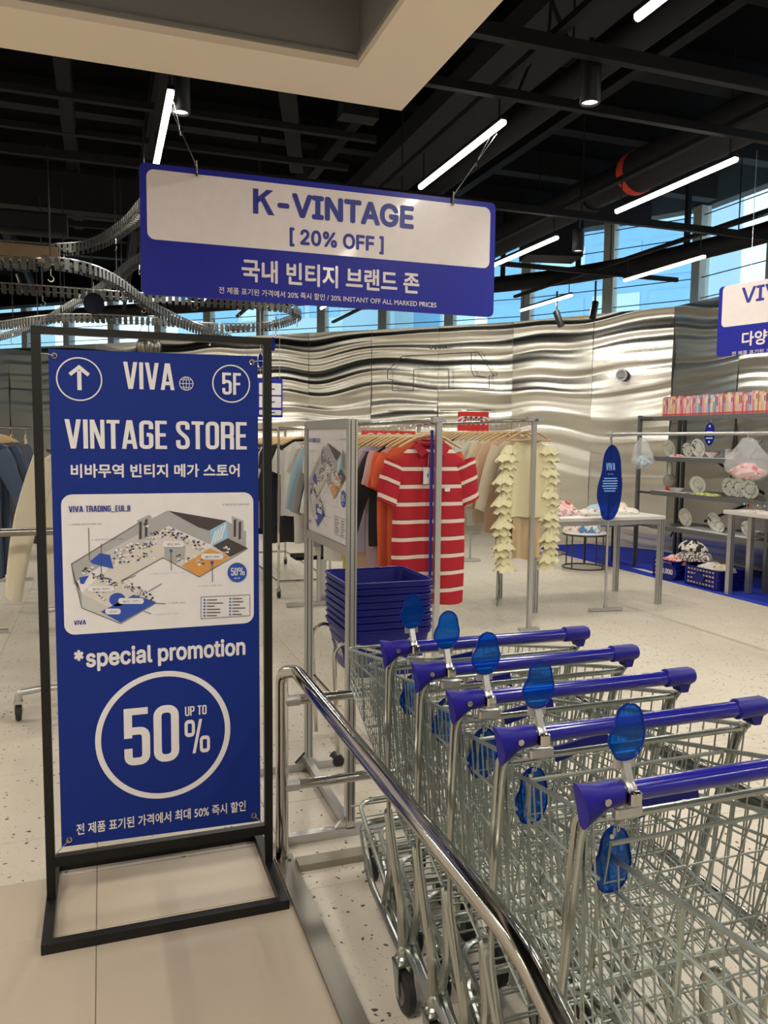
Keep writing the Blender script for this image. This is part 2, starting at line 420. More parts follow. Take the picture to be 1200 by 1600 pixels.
def inside(x, y):
    for (xa, ya), (xb, yb) in zip(wallpts, wallpts[1:]):
        if y > 9.0 and yb != ya and min(xa, xb) <= x <= max(xa, xb) and xb != xa:
            return y < ya+(yb-ya)*(x-xa)/(xb-xa)+.4
    return True
tiles = []
for i in range(-9, 12):
    for j in range(-10, 28):
        x = X0+TS*i; y = Y0+TY*j
        if y+TY < -4 or not inside(x+.3, y): continue
        plain = (x+TS/2 < XB) and (y+.01 < 2.4)
        tiles.append((x, y, plain))
cx_, cy_ = .6, 1.0
def inview(x, y):
    a = math.degrees(math.atan2(x+.3, max(.05, y+.3))); return -9 < a < 49 and y > 1.2
tiles.sort(key=lambda q: (not inview(q[0], q[1]), math.hypot(q[0], q[1])))
tm_t = None; tm_p = None; nb = 0; rest_t = MB(); rest_p = MB()
def tile_obj(x, y, w, d, m, kind):
    o = tile_mesh(w, d)
    o.v = [(a+x, b+y, c) for a, b, c in o.v]
    return o.build('floor_tile', m, floor, smooth=False)
protos = {}
for (x, y, plain) in tiles:
    if plain and y < 2.2 or (not plain) or True:
        segs = []
        if y < YB < y+TY and x+TS/2 < XB:      # the row where the plain tiles meet the terrazzo
            segs = [(x, y, TS, YB-y, m_tile), (x, YB, TS, y+TY-YB, m_terr)]
        elif x+TS/2 < XB+.04 and y+TY/2 < YB: segs = [(x, y, TS, TY, m_tile)]
        else: segs = [(x, y, TS, TY, m_terr)]
        for (a, b, c, d, mm) in segs:
            if nb < 290:
                key = (round(c, 3), round(d, 3), mm.name)
                if key not in protos: protos[key] = tile_obj(a, b, c, d, mm, 0); protos[key]['ox'] = 0; p0 = (a, b); protos[key+('p',)] = p0
                else:
                    o = protos[key].copy(); COL.objects.link(o); o.parent = floor; q0 = protos[key+('p',)]; o.location = (a-q0[0], b-q0[1], 0)
                nb += 1
            else:
                t = tile_mesh(c, d); (rest_t if mm is m_terr else rest_p).add([(u+a, v+b, z) for u, v, z in t.v], t.f)
for k_ in list(protos):
    if not isinstance(protos[k_], tuple) and 'ox' in protos[k_]: del protos[k_]['ox']
rest_t.build('distant_floor_tiles', m_terr, floor, smooth=False, kind='stuff')
if rest_p.v: rest_p.build('plain_floor_tiles', m_tile, floor, smooth=False, kind='stuff')

# rolled mirror-steel wall, one rippled panel at a time
WH = 3.35
wb = MB()
for (xa, ya), (xb, yb) in zip(wallpts, wallpts[1:]):
    d = Vector((xb-xa, yb-ya, 0)).normalized(); n_ = Vector((-d.y, d.x, 0))
    a = Vector((xa, ya, 0))+n_*.04; b = Vector((xb, yb, 0))+n_*.04
    wb.rings([[a, b, b+n_*.12, a+n_*.12], [p+Vector((0, 0, WH)) for p in (a, b, b+n_*.12, a+n_*.12)]])
wall_back = struct(wb.build('wall_back', m_mull, smooth=False)); wall_back.name = 'wall_back'
for k, ((xa, ya), (xb, yb)) in enumerate(zip(wallpts, wallpts[1:])):
    a = Vector((xa, ya, 0)); b = Vector((xb, yb, 0)); d = (b-a).normalized(); n_ = Vector((-d.y, d.x, 0))
    if k > 22:
        mb = MB(); mb.rings([[a+d*.004, b-d*.004, b-d*.004+n_*.02, a+d*.004+n_*.02], [p+Vector((0, 0, WH)) for p in (a+d*.004, b-d*.004, b-d*.004+n_*.02, a+d*.004+n_*.02)]])
        mb.build('steel_panel', m_mirror, wall_back, smooth=False); continue
    ph = k*1.7; L = (b-a).length
    def f(u, v, a=a, b=b, d=d, n_=n_, ph=ph, L=L, k=k):
        z = v*WH; s_ = u*L
        g_ = 2.2 if k > 13 else 1.3
        w_ = g_*.010*math.sin(2.3*z+ph)+g_*.006*math.sin(6.1*z+1.3*ph+.8*u)+.012*math.sin(PI*u)*math.cos(1.6*z+ph)
        return a+d*(.003+s_*(1-.006/L))-n_*(w_*min(1, 4*v, 4*(1-v)))+Vector((0, 0, z))
    mb = MB(); mb.grid(f, 10, 48)
    mb.build('steel_panel', m_mirror, wall_back, fix=False)
# clerestory behind and above the steel wall
off = .45; cl = []
for k, (x, y) in enumerate(wallpts):
    p = Vector((x, y, 0)); a = Vector(wallpts[max(0, k-1)]+(0,)); b = Vector(wallpts[min(len(wallpts)-1, k+1)]+(0,))
    d = (b-a).normalized(); cl.append(p+Vector((-d.y, d.x, 0))*off)
ZT = 4.75
m_glass = mat('window_glass', (.80, .95, 1.0), .03, alpha=.22, amt=0)
wn = 0
for k in range(len(cl)-1):
    if k > 19: break
    a, b = cl[k], cl[k+1]; d = (b-a).normalized(); n_ = Vector((-d.y, d.x, 0)); wn += 1
    mb = MB()
    for q in (a, ):
        mb.rings([[q-d*.08-n_*.02, q+d*.08-n_*.02, q+d*.08+n_*.15, q-d*.08+n_*.15], [r+Vector((0, 0, ZT)) for r in (q-d*.08-n_*.02, q+d*.08-n_*.02, q+d*.08+n_*.15, q-d*.08+n_*.15)]])
    win = struct(mb.build('window_%d' % wn, m_mull, smooth=False)); win.name = 'window_%d' % wn
    g = MB(); g.rings([[a+d*.08+n_*.08, b-d*.08+n_*.08, b-d*.08+n_*.09, a+d*.08+n_*.09], [r+Vector((0, 0, ZT-3.1)) for r in (a+d*.08+n_*.08, b-d*.08+n_*.08, b-d*.08+n_*.09, a+d*.08+n_*.09)]])
    g.v = [(x, y, z+3.1) for x, y, z in g.v]; g.build('pane', m_glass, win, smooth=False)
    for z in (3.5, 3.78, 4.06, 4.34, 4.62):
        mb = MB(); mb.sq(a+Vector((0, 0, z))+n_*.03, b+Vector((0, 0, z))+n_*.03, .012, .012); mb.build('glazing_bar', m_black, win, smooth=False)

# other walls
def wallbox(name, *a, m=m_wallc):
    o = struct(MB().box(*a).build(name, m, smooth=False)); o.name = name; return o
wallbox('wall_left', -5.9, -5.7, -4.2, 22, 0, 5)
wallbox('wall_front', -5.9, 7.6, -4.3, -4.1, 0, 5)
wallbox('wall_far', -5.9, -4.2, 21.2, 21.4, 0, 5)
# ceiling slab, black, and the timber-black upstand over the windows
cp = [(-5.9, -4.3), (8.1, -4.3), (8.1, 9.4), (7.3, 10.8), (6.3, 12.2), (-4.2, 22), (-5.9, 22)]
ceil = MB(); ceil.poly([(x, y, 4.75) for x, y in cp], (0, 0, .2))
ceil = struct(ceil.build('ceiling', m_blackc, smooth=False)); ceil.name = 'ceiling'
# deep ceiling ribs and purlins (black) on the slab
for y in [-3+1.25*i for i in range(15)]:
    x1 = 7.2 if y < 9.5 else 7.2-(y-9.5)*.98
    mb = MB(); mb.sq((-5.7, y, 4.62), (x1, y, 4.62), .16, .26); mb.build('rib', m_duct if int(y*3) % 4 == 0 else m_blackp, ceil, smooth=False)
for x in [-4.6+1.7*i for i in range(7)]:
    y1 = 11 if x > 5.5 else min(20.5, 9.3+(7.2-x)*1.0)
    mb = MB(); mb.sq((x, -4, 4.40), (x, y1, 4.40), .10, .2); mb.build('purlin', m_blackp, ceil, smooth=False)

mb = MB()
d = (cl[9]-cl[0]).normalized()
nn_ = Vector((-d.y, d.x, 0)); P0 = cl[0]-nn_*.55; P1 = cl[9]-nn_*.55
mb.rings([[P0, P1, P1+nn_*.3, P0+nn_*.3], [p+Vector((0, 0, .55)) for p in (P0, P1, P1+nn_*.3, P0+nn_*.3)]]); mb.v = [(x, y, z+4.2) for x, y, z in mb.v]
mb.build('bulkhead', m_blackc, ceil, smooth=False)
# cream coffered soffit, an L in view
so = MB()
outer = [(-5.7, 3.556), (1.325, 3.556), (1.325, -3.6), (-5.7, -3.6)]
inner = [(-5.0, 3.225), (1.012, 3.225), (1.012, -3.2), (-5.0, -3.2)]
def ringpoly(mb, o, i, z0, z1):
    n = 4; mb.add([(x, y, z0) for x, y in o]+[(x, y, z0) for x, y in i]+[(x, y, z1) for x, y in o]+[(x, y, z1) for x, y in i],
        sum([[(k, (k+1) % n, n+(k+1) % n, n+k), (2*n+k, 2*n+(k+1) % n, 3*n+(k+1) % n, 3*n+k), (k, (k+1) % n, 2*n+(k+1) % n, 2*n+k), (n+k, n+(k+1) % n, 3*n+(k+1) % n, 3*n+k)] for k in range(n)], []))
ringpoly(so, outer, inner, 3.0, 3.03)
sof = struct(so.build('trim_1', m_cream, smooth=False)); sof.name = 'trim_1'
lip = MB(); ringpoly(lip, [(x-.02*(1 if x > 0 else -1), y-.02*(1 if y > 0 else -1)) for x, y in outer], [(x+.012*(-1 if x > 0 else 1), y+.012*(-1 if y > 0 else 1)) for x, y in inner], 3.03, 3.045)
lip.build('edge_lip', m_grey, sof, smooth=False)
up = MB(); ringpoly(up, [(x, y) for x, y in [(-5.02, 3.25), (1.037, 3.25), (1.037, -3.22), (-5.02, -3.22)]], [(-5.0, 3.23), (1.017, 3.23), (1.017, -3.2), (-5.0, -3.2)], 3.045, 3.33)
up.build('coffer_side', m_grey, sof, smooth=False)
fas = MB(); ringpoly(fas, [(x-.0, y) for x, y in outer], [(x-.02*(1 if x > 0 else -1), y-.02*(1 if y > 0 else -1)) for x, y in outer], 3.03, 3.33)
fas.build('outer_fascia', m_blackp, sof, smooth=False)
for x, y in ((1.17, 3.39), (-1.5, 3.39), (1.17, 1.0), (-4, 3.39), (1.17, -2), (-4, -3)): rod = MB(); rod.cyl((x, y, 3.03), (x, y, 4.75), .008, 6); rod.build('hanger_rod', m_blackp, sof)
# white lid inside the coffer beyond the frame, with two added light panels (brightening the foreground)
lidm = MB().box(-5.0, 1.0, -3.2, .9, 3.30, 3.33); lidm.build('coffer_lid', m_cream, sof, smooth=False)

# blue carpet by the shelves
cp_ = MB(); cp_.poly([(5.78, 1.5, 0), (7.3, 1.5, 0), (7.3, 9.15, 0), (6.75, 10.0, 0), (5.78, 10.0, 0)], (0, 0, .006))
carpet = tag(cp_.build('carpet', m_carpet, smooth=False), 'bright blue carpet strip along the foot of the steel wall', 'carpet')
mb = MB(); mb.poly([(5.95, 7.9, .0062), (6.03, 7.78, .0062), (5.99, 7.4, .0062), (6.05, 6.9, .0062), (6.02, 6.88, .0062), (5.93, 7.5, .0062)], (0, 0, .0006)); mb.build('printed_mark', m_print, carpet, smooth=False)

# ================================================================== CEILING FIXTURES
def area(name, loc, sx, sy, p, col=ROOM_COL, rot=(0, 0, 0), spread=PI):
    ld = bpy.data.lights.new(name, 'AREA'); ld.shape = 'RECTANGLE'; ld.size = sx; ld.size_y = sy; ld.energy = p; ld.color = col; ld.spread = spread
    return ld
tube_ld = area('tube', 0, .035, 1.2, TUBE_W)
tube0 = None
def make_tube(L=1.26):
    t = thing('linear_light', 'x', 'ceiling light')
    mb = MB(); mb.box(-.018, .018, 0, L, .012, .035); mb.build('housing', m_black, t, smooth=False)
    mb = MB(); mb.tube([(0, .005, 0), (0, L-.005, 0)], .019, 10); mb.build('diffuser', m_lamp, t)
    for yy in (.06, L-.06):
        mb = MB(); mb.cyl((0, yy, .03), (0, yy, .21), .006, 6); mb.build('hanging_rod', m_black, t)
    return t
tubes = [
 (.38, 4.47, 'bright slim light tube left of the K-VINTAGE sign beside a black spot lamp', 0),
 (2.185, 4.20, 'bright slim light tube running down behind the right half of the big hanging sign', 0),
 (3.84, 4.20, 'long bright light tube in front of the red-ended black duct', 0),
 (3.84, 6.32, 'bright light tube ending behind the right edge of the big hanging sign', 0),
 (5.54, 6.42, 'bright light tube before the clerestory windows, above the right hanging sign', 0),
 (5.50, 8.68, 'farthest light tube, low above the steel wall beside two small spot lamps', 0),
 (2.185, 1.75, 'bright light tube cut by the top edge of the picture', 0)]
proto_tube = make_tube()
first = True
def place_tube(x, y, label, group=None, z=3.3):
    global first
    o = proto_tube if first else dup(proto_tube); first = False
    o.location = (x, y, z); o['label'] = label
    if group: o['group'] = group
    lo = bpy.data.objects.new('tube_lamp', tube_ld); COL.objects.link(lo); lo.parent = o; lo.location = (0, .63, -.024)
    return o
for x, y, lb, _ in tubes: place_tube(x, y, lb)
for x, y in [(.9, 7.3), (1.3, 9.6), (2.185, 7.3), (2.9, 9.6), (-1.75, 6.3), (-1.75, 9.8), (-3.2, 6.3), (-3.4, 9.6), (-3.4, 12.6), (-3.4, 4.6), (-4.9, 3.5), (-4.9, 6.5), (-4.9, 9.5), (-4.9, 12.5), (-3.4, 15.5), (-1.75, 13)]:
    place_tube(x, y, 'added light tube of the far rows, for reflections in the steel wall', 'added far rows of light tubes')  # made-up tubes that give the steel wall light streaks to reflect
for x, y in [(3.84, 2.0), (3.84, -.2), (5.54, 4.1), (5.54, 1.8), (5.54, -.5), (2.185, -.6), (2.185, -2.8), (3.84, -2.6)]:
    place_tube(x, y, 'added light tube above the shop front, unseen, lighting the foreground', 'added light tubes outside the picture')  # out-of-view tubes added to light the foreground
# two unseen glowing panels added in the coffer to brighten floor and soffit
for x, y in ((-.9, .1), (-3.2, .1)):
    t = thing('added_coffer_light', 'added square light panel in the cream coffer outside the picture', 'ceiling light', (x, y, 3.28), 'added coffer light panels')
    mb = MB(); mb.box(x-.45, x+.45, y-.45, y+.45, 3.285, 3.30); mb.build('frame', m_cream, t, smooth=False)
    mb = MB(); mb.box(x-.42, x+.42, y-.42, y+.42, 3.28, 3.285); mb.build('diffuser', m_lamp, t, smooth=False)
    ld = area('panel', 0, .8, .8, 34); lo = bpy.data.objects.new('panel_fill_lamp', ld); COL.objects.link(lo); lo.parent = t; lo.location = (0, 0, -.01)
# black cylindrical spot lamps
sp_ld = bpy.data.lights.new('spot', 'SPOT'); sp_ld.energy = SPOT_W; sp_ld.spot_size = math.radians(95); sp_ld.spot_blend = .9; sp_ld.color = ROOM_COL; sp_ld.shadow_soft_size = .035
def make_can(x, y, z, label, L=.30, group=None, lit=True):
    t = thing('spot_lamp', label, 'spot lamp', (x, y, z), group)
    mb = MB(); mb.lathe([(.055, z+L), (.055, z+.008), (.050, z), (.044, z), (.044, z+.02)], (x, y, 0), 20); mb.build('lamp_body', m_black, t)
    mb = MB(); mb.lathe([(.0, z+.012), (.044, z+.012), (.044, z+.016), (0, z+.016)], (x, y, 0), 20); mb.build('lens', mat('lamp_lens', (.85, .85, .85), .3, emit=(1, .96, .9), es=1.4 if lit else .6, amt=0), t)
    mb = MB(); mb.cyl((x, y, z+L), (x, y, 4.745 if group else z+L+.10), .014, 8); mb.build('stem', m_black, t)
    if lit:
        lo = bpy.data.objects.new('spot_bulb', sp_ld); COL.objects.link(lo); lo.parent = t; lo.location = (0, 0, -.045)
    return t
make_can(2.47, 3.78, 3.28, 'large black cylinder spot lamp hanging at the upper right', .23)
make_can(.453, 4.74, 3.3, 'black cylinder spot lamp hanging beside the left light tube')
make_can(4.30, 6.70, 3.3, 'small black cylinder spot lamp hanging above the end of the second sign row', .2)
for x, y in [(5.0, 4.4), (3.2, 2.4), (.9, .8), (-.8, 5.6), (1.4, 7.4), (3.0, 8.6), (-1.5, 8), (5.2, 2.4), (1.5, 11), (1.3, 2.2)]:
    make_can(x, y, 3.42, 'added black cylinder spot lamp, hidden by the sign or outside the picture, for fill light', .2, 'added spot lamps of the hidden grid')  # unseen spots added to raise the room's light level
# small tilted track spots by the wall
for x, y, lb, tl in ((5.55, 9.1, 'tiny tilted black spot lamp hanging left of the far light tube end', .3), (5.62, 8.35, 'tiny tilted black spot lamp below the curved black pipe', -.5), (-.75, 9.2, 'tilted black spot lamp below the chain conveyor at the left edge', .4), (1.02, 9.6, 'tilted black spot lamp above the blue banner frame', .2)):
    z = 3.15
    t = thing('track_spot', lb, 'spot lamp', (x, y, z))
    c = Vector((x, y, z)); d = Vector((math.sin(tl)*.8, -.3, -1)).normalized()
    mb = MB(); mb.cyl(c-d*.02, c+d*.19, .042, 14); mb.build('lamp_body', m_black, t)
    mb = MB(); mb.cyl((x, y, z), (x, y, 3.42), .012, 8); mb.build('stem', m_black, t)
# light tracks and beams
def beam(a, b, w_, h, m, label, name='ceiling_beam', cat='beam', group=None):
    mb = MB(); mb.sq(a, b, w_, h); return tag(mb.build(name, m, smooth=False), label, cat, group)
beam((-4.5, 4.22, 3.46), (6.2, 4.22, 3.46), .045, .05, m_blackp, 'thin black cross rail carrying the near light tubes', 'lighting_rail', 'rail')
beam((-4.5, 3.66, 3.48), (7.0, 3.66, 3.48), .05, .07, m_blackp, 'black cross rail passing the large spot lamp at upper right', 'lighting_rail', 'rail')
beam((-4.5, 6.20, 3.45), (7.0, 6.10, 3.45), .05, .06, m_blackp, 'black cross rail level with the right end of the big sign', 'lighting_rail', 'rail')
beam((-4.5, 8.1, 3.46), (6.6, 8.1, 3.46), .04, .05, m_blackp, 'farthest black cross rail before the clerestory windows', 'lighting_rail', 'rail')
for x, lb in ((.38, 'black lighting track running away above the left light tube'), (2.185, 'black lighting track running away above the sign'), (3.84, 'black lighting track running away above the duct lights'), (5.54, 'rightmost black lighting track running away')):
    beam((x, -3.5, 3.53), (x, 13.6 if x < 4 else 10.2, 3.53), .05, .035, m_blackp, lb, 'lighting_track', 'track')
# hanging rods of the grid
k = 0
for x in (.38, 2.185, 3.84, 5.54):
    for y in (3.66, 6.1, 8.1):
        mb = MB(); mb.cyl((x+.1, y, 3.48), (x+.1, y, 4.75), .006, 5)
        tag(mb.build('hanging_rod', m_blackp), 'thin black rod holding the lighting grid to the dark ceiling', 'rod', 'rods of the lighting grid')
# round ducts
def pipe(pts, r, m, label, name='duct', cat='duct', n=20, group=None):
    mb = MB(); mb.tube(pts, r, n); return tag(mb.build(name, m), label, cat, group)
d1 = thing('duct', 'fat black round duct with a red end ring behind the long light tube', 'duct', (4.33, 5.75, 3.6))
mb = MB(); mb.tube([(4.33, 5.85, 3.78), (4.33, -2.5, 3.78)], .17, 24); mb.build('duct_body', m_duct, d1)
mb = MB(); mb.tube([(4.33, 5.93, 3.78), (4.33, 5.85, 3.78)], .178, 24); mb.build('end_ring', m_orange, d1)
mb = MB(); mb.tube([(4.33, 5.9, 3.78), (4.33, 6.5, 3.78)], .14, 20); mb.build('spigot', m_blackp, d1)
mb = MB(); mb.tube([(4.33, 6.5, 3.78), (4.33, 9.0, 3.78)], .16, 20); mb.build('rear_duct_body', m_duct, d1)
for y in (-1, 2, 4.8, 7.5): mb = MB(); mb.cyl((4.33, y, 3.9), (4.33, y, 4.75), .006, 6); mb.build('duct_hanger', m_blackp, d1)
d2 = thing('duct', 'shorter fat black duct with a red end, just right of the hanging sign', 'duct', (3.1, 7.0, 3.6))
mb = MB(); mb.tube([(3.05, 7.9, 3.78), (3.75, 7.75, 3.78)], .15, 20); mb.build('duct_body', m_duct, d2)
mb = MB(); mb.tube([(3.0, 7.9, 3.78), (3.05, 7.9, 3.78)], .156, 20); mb.build('end_ring', m_orange, d2)
mb = MB(); mb.cyl((3.4, 7.8, 3.9), (3.4, 7.8, 4.75), .006, 6); mb.build('duct_hanger', m_blackp, d2)
pipe([(3.35, -3, 4.15), (3.35, 11.5, 4.15)], .11, m_duct, 'dark round pipe running away above the big hanging sign', 'pipe', 'pipe')
pipe([(5.25, -3, 4.28), (5.25, 10.8, 4.28)], .08, m_duct, 'dark pipe running away at the upper right', 'pipe', 'pipe')
beam((2.75, 3.0, 4.12), (2.75, 8.5, 4.12), .5, .16, m_duct, 'wide flat black duct overhead between the two main light rows', 'flat_duct', 'duct')
beam((-.2, 3.9, 4.1), (-.2, 10.5, 4.1), .10, .24, m_blackp, 'deep black beam running away above the chain conveyor', 'ceiling_beam')
beam((-4.5, 8.3, 3.78), (2.9, 8.3, 3.78), .16, .34, m_duct, 'deep black cross beam above the chain conveyor', 'ceiling_beam')
beam((-4.5, 6.5, 3.98), (2.2, 6.5, 3.98), .06, .05, m_duct, 'thin dark cross rail high at the upper left', 'ceiling_rail', 'rail')
beam((-4.5, 7.3, 4.0), (2.2, 7.3, 4.0), .06, .05, m_duct, 'second thin dark cross rail high at the upper left', 'ceiling_rail', 'rail')
beam((1.1, 5.2, 4.2), (2.0, 8.5, 4.35), .14, .12, m_duct, 'slanting dark brace behind the sign top', 'ceiling_brace', 'brace')
# curved black pipe following the clerestory
cpth = []
for (x, y) in [(-4.6, 19.0), (-1.5, 16.1), (2.0, 12.9), (3.9, 11.1)]: cpth.append((x, y, 3.62))
for i in range(10):
    t = i/9; cpth.append(((1-t)**2*4.6+2*t*(1-t)*6.2+t*t*6.35, (1-t)**2*10.5+2*t*(1-t)*9.0+t*t*6.6, 3.62))
cpth.append((6.4, 1.0, 3.62))
pipe(cpth, .105, m_blackp, 'long curved black pipe sweeping along in front of the clerestory windows', 'curved_pipe', 'pipe', 16)
for (x, y) in ((5.2, 9.93), (5.85, 9.1), (6.3, 7.6), (6.36, 6.4)):
    mb = MB(); mb.sq((x, y, 3.7), (x, y, 4.75), .05, .05); tag(mb.build('pipe_hanger', m_blackp, smooth=False), 'square black hanger holding the curved pipe', 'hanger', 'hangers of the curved pipe')
beam((4.72, 8.5, 3.85), (5.35, 8.35, 3.85), .4, .42, m_blackp, 'black air-handling box hanging before the windows', 'air_box', 'box')
t = thing('loudspeaker', 'small black loudspeaker high behind the tip of the cream soffit', 'loudspeaker', (1.55, 4.9, 3.62))
mb = MB(); mb.poly([(1.44, 4.9, 3.50), (1.68, 4.9, 3.50), (1.665, 4.9, 3.66), (1.60, 4.9, 3.71), (1.52, 4.9, 3.71), (1.455, 4.9, 3.66)], (0, .13, 0)); mb.build('cabinet', m_blackp, t, smooth=False)
mb = MB(); mb.cyl((1.56, 4.97, 3.7), (1.56, 4.97, 4.74), .01, 6); mb.build('bracket', m_blackp, t)
mb = MB(); mb.tube(fillet([(2.3, 4.25, 3.5), (2.35, 4.2, 3.66), (2.46, 4.2, 3.8), (2.48, 4.2, 4.4)], .1), .010, 6)
tag(mb.build('power_cable', m_blackp), 'black cable drooping from the ceiling to the near light tube', 'cable')
mb = MB(); mb.tube(fillet([(2.30, 3.7, 3.5), (2.22, 3.7, 3.62), (2.15, 3.7, 3.75), (2.12, 3.7, 4.5)], .1), .012, 6)
tag(mb.build('power_cable', m_blackp), 'black cable curling up left of the large spot lamp', 'cable')

# exterior buildings seen through the clerestory
m_fac = mat('facade_teal', (.42, .58, .62), .5); m_fac2 = mat('facade_blue', (.20, .45, .68), .25); m_pan = mat('facade_white', (.55, .70, .74), .5)
def tower(x, y, w_, d_, h, lb, rot, m, nx, nz):
    t = thing('office_building', lb, 'building', (x, y, -2))
    mb = MB(); mb.box(x-w_/2, x+w_/2, y-d_/2, y+d_/2, -2, h); mb.build('facade', m, t, smooth=False)
    for i in range(nx):
        for k in range(nz):
            mb = MB(); xx = x-w_/2+(i+.08)*w_/nx; mb.box(xx, xx+w_/nx*.84, y-d_/2-.06, y-d_/2+.02, 4+(k)*(h-5)/nz, 4+(k+.7)*(h-5)/nz); mb.build('window', m_fac2 if (i+k) % 3 else m_pan, t, smooth=False)
    t.rotation_euler.z = rot; return t
tower(9, 40, 9, 6, 26, 'pale teal office block outside the windows behind the big sign', -.75, m_fac, 5, 7)
tower(22, 31, 9, 8, 15, 'blue glass office block outside the windows at the right', -.9, m_fac2, 4, 5)
tower(-10, 52, 14, 6, 17, 'pale block outside the windows at the left edge', -.5, m_fac, 6, 5)
tower(31, 22, 8, 8, 22, 'pale blue block outside the far right windows', -1.2, m_pan, 4, 6)
tower(17, 45, 7, 7, 21, 'white panelled block outside between two others', -.7, m_pan, 4, 6)

# ================================================================== PRINTED STORE MAP (used on two posters)
def in_map(L, corners):
    """artwork coordinates: (0..1200, 0..929) drawing sheet -> unit square of the panel"""
    (x0, y0), (x1, y1), (x2, y2), (x3, y3) = corners
    out = []
    for x, y in L:
        u = v = .5
        for _ in range(8):
            px = (1-u)*(1-v)*x0+u*(1-v)*x1+u*v*x2+(1-u)*v*x3; py = (1-u)*(1-v)*y0+u*(1-v)*y1+u*v*y2+(1-u)*v*y3
            dxu = (1-v)*(x1-x0)+v*(x2-x3); dyv = (1-u)*(y3-y0)+u*(y2-y1)
            u += (x-px)/dxu; v += (y-py)/dyv
        out.append((u, v))
    return out
MC = ((18, 50), (1172, 32), (1188, 830), (45, 912))
pm_grey = mat('print_grey', (.36, .36, .37), .5); pm_grey2 = mat('print_light_grey', (.50, .49, .48), .5); pm_dk = mat('print_dark', (.055, .045, .045), .5)
pm_or = mat('print_orange', (.60, .28, .08), .5); pm_blue = mat('print_blue', (.02, .07, .38), .5); pm_sky = mat('print_sky', (.25, .50, .72), .5)
pm_floor = mat('print_floor', (.60, .57, .54), .5); pm_hair = mat('print_hairline', (.08, .08, .09), .5); pm_tan = mat('print_tan', (.42, .33, .26), .5)
def draw_map(pl, u0, u1, v0, v1, detail=True):
    def T(L): return [(u0+u*(u1-u0), v1-v*(v1-v0)) for u, v in in_map(L, MC)]
    floorp = [(130, 655), (270, 520), (330, 480), (450, 380), (640, 250), (880, 380), (1010, 320), (1140, 372), (835, 548), (610, 435), (370, 580), (575, 705), (365, 835), (140, 735)]
    pl.shapes([T(floorp)], pm_floor, 'map_floor', .0008, .0003)
    pl.shapes([T(q) for q in ([(78, 475), (480, 215), (480, 330), (240, 490), (130, 560), (95, 600)], [(530, 200), (635, 145), (640, 240), (540, 300)], [(635, 145), (830, 245), (900, 262), (915, 355), (640, 235)],
        [(78, 470), (140, 735), (140, 660), (95, 560)], [(1000, 205), (1130, 270), (1130, 368), (1010, 318)], [(620, 350), (750, 360), (745, 430), (690, 470), (620, 430)])], pm_grey, 'map_walls', .0012, .0003)
    pl.shapes([T(q) for q in ([(140, 655), (365, 770), (365, 835), (140, 735)], [(240, 420), (480, 280), (520, 330), (330, 450), (300, 520)])], pm_grey2, 'map_low_walls', .0014, .0003)
    pl.shapes([T(q) for q in ([(640, 145), (1005, 205), (895, 265), (825, 245)], [(915, 355), (1010, 310), (1140, 370), (1030, 425)])], pm_dk, 'map_dark_roof', .0017, .0003)
    pl.shapes([T([(900, 265), (1005, 208), (1010, 312), (915, 360)])], pm_sky, 'map_window', .0019, .0003)
    pl.shapes([T([(725, 480), (900, 375), (1030, 425), (835, 548)])], pm_or, 'map_wooden_floor', .0019, .0003)
    pl.shapes([T(q) for q in ([(250, 765), (340, 715), (440, 660), (575, 705), (365, 832)], [(185, 455), (240, 405), (300, 415), (320, 500), (200, 470)], [(125, 555), (180, 540), (150, 595), (130, 590)],
        [(345+48*math.cos(a), 690+42*math.sin(a)) for a in [i*PI/8 for i in range(16)]])], pm_blue, 'map_blue_zones', .0019, .0003)
    R = random.Random(4)
    def blob(cx, cy, r): return T([(cx+r*R.uniform(.5, 1)*math.cos(a), cy+.8*r*R.uniform(.5, 1)*math.sin(a)) for a in [i*PI/3 for i in range(6)]])
    spots = []
    for (xa, ya, xb, yb, n) in ((550, 300, 680, 270, 40), (660, 280, 860, 370, 50), (340, 400, 560, 330, 70), (330, 450, 560, 410, 30), (380, 590, 560, 680, 60), (160, 500, 330, 600, 60), (230, 640, 300, 690, 8), (660, 420, 790, 440, 12), (820, 470, 880, 450, 8), (960, 370, 1020, 400, 10), (460, 230, 530, 210, 4)):
        for i in range(n):
            t = R.random(); spots.append((xa+(xb-xa)*t+R.uniform(-22, 22), ya+(yb-ya)*t+R.uniform(-22, 22)))
    for mm, sel, rr in ((pm_dk, 0, 11), (pm_tan, 1, 12), (m_print, 2, 13), (pm_blue, 3, 8)):
        pl.shapes([blob(x, y, rr) for k, (x, y) in enumerate(spots) if k % 4 == sel and (sel != 3 or k % 8 == 3)], mm, 'map_furniture', .0023+.0002*sel, .0002)
    pl.shapes([T(q) for q in ([(455, 205), (525, 170), (540, 180), (540, 300), (470, 330)], [(1035, 175), (1110, 205), (1115, 350), (1045, 320)])], pm_grey, 'map_towers', .0022, .0002)
    pl.shapes([T([(x, y), (x+16, y-6), (x+16, y+100), (x, y+106)]) for x, y in ((468, 215), (502, 200), (1048, 200), (1080, 214))], pm_dk, 'map_tower_slots', .0026, .0002)
    pl.shapes([T([(950+10*k, 255-8*k), (962+10*k, 250-8*k), (935+10*k, 338-6*k), (922+10*k, 344-6*k)]) for k in (-2, 0, 2, 4)], m_print, 'map_window_glint', .0023, .0002)
    caps = [(610, 350, 130), (845, 425, 140), (175, 625, 150), (350, 700, 150), (275, 765, 90)]
    pl.shapes([T(rrect(x, x+w_, y-20, y+16, 15, 3)) for x, y, w_ in caps], m_print, 'map_captions', .0032, .0002)
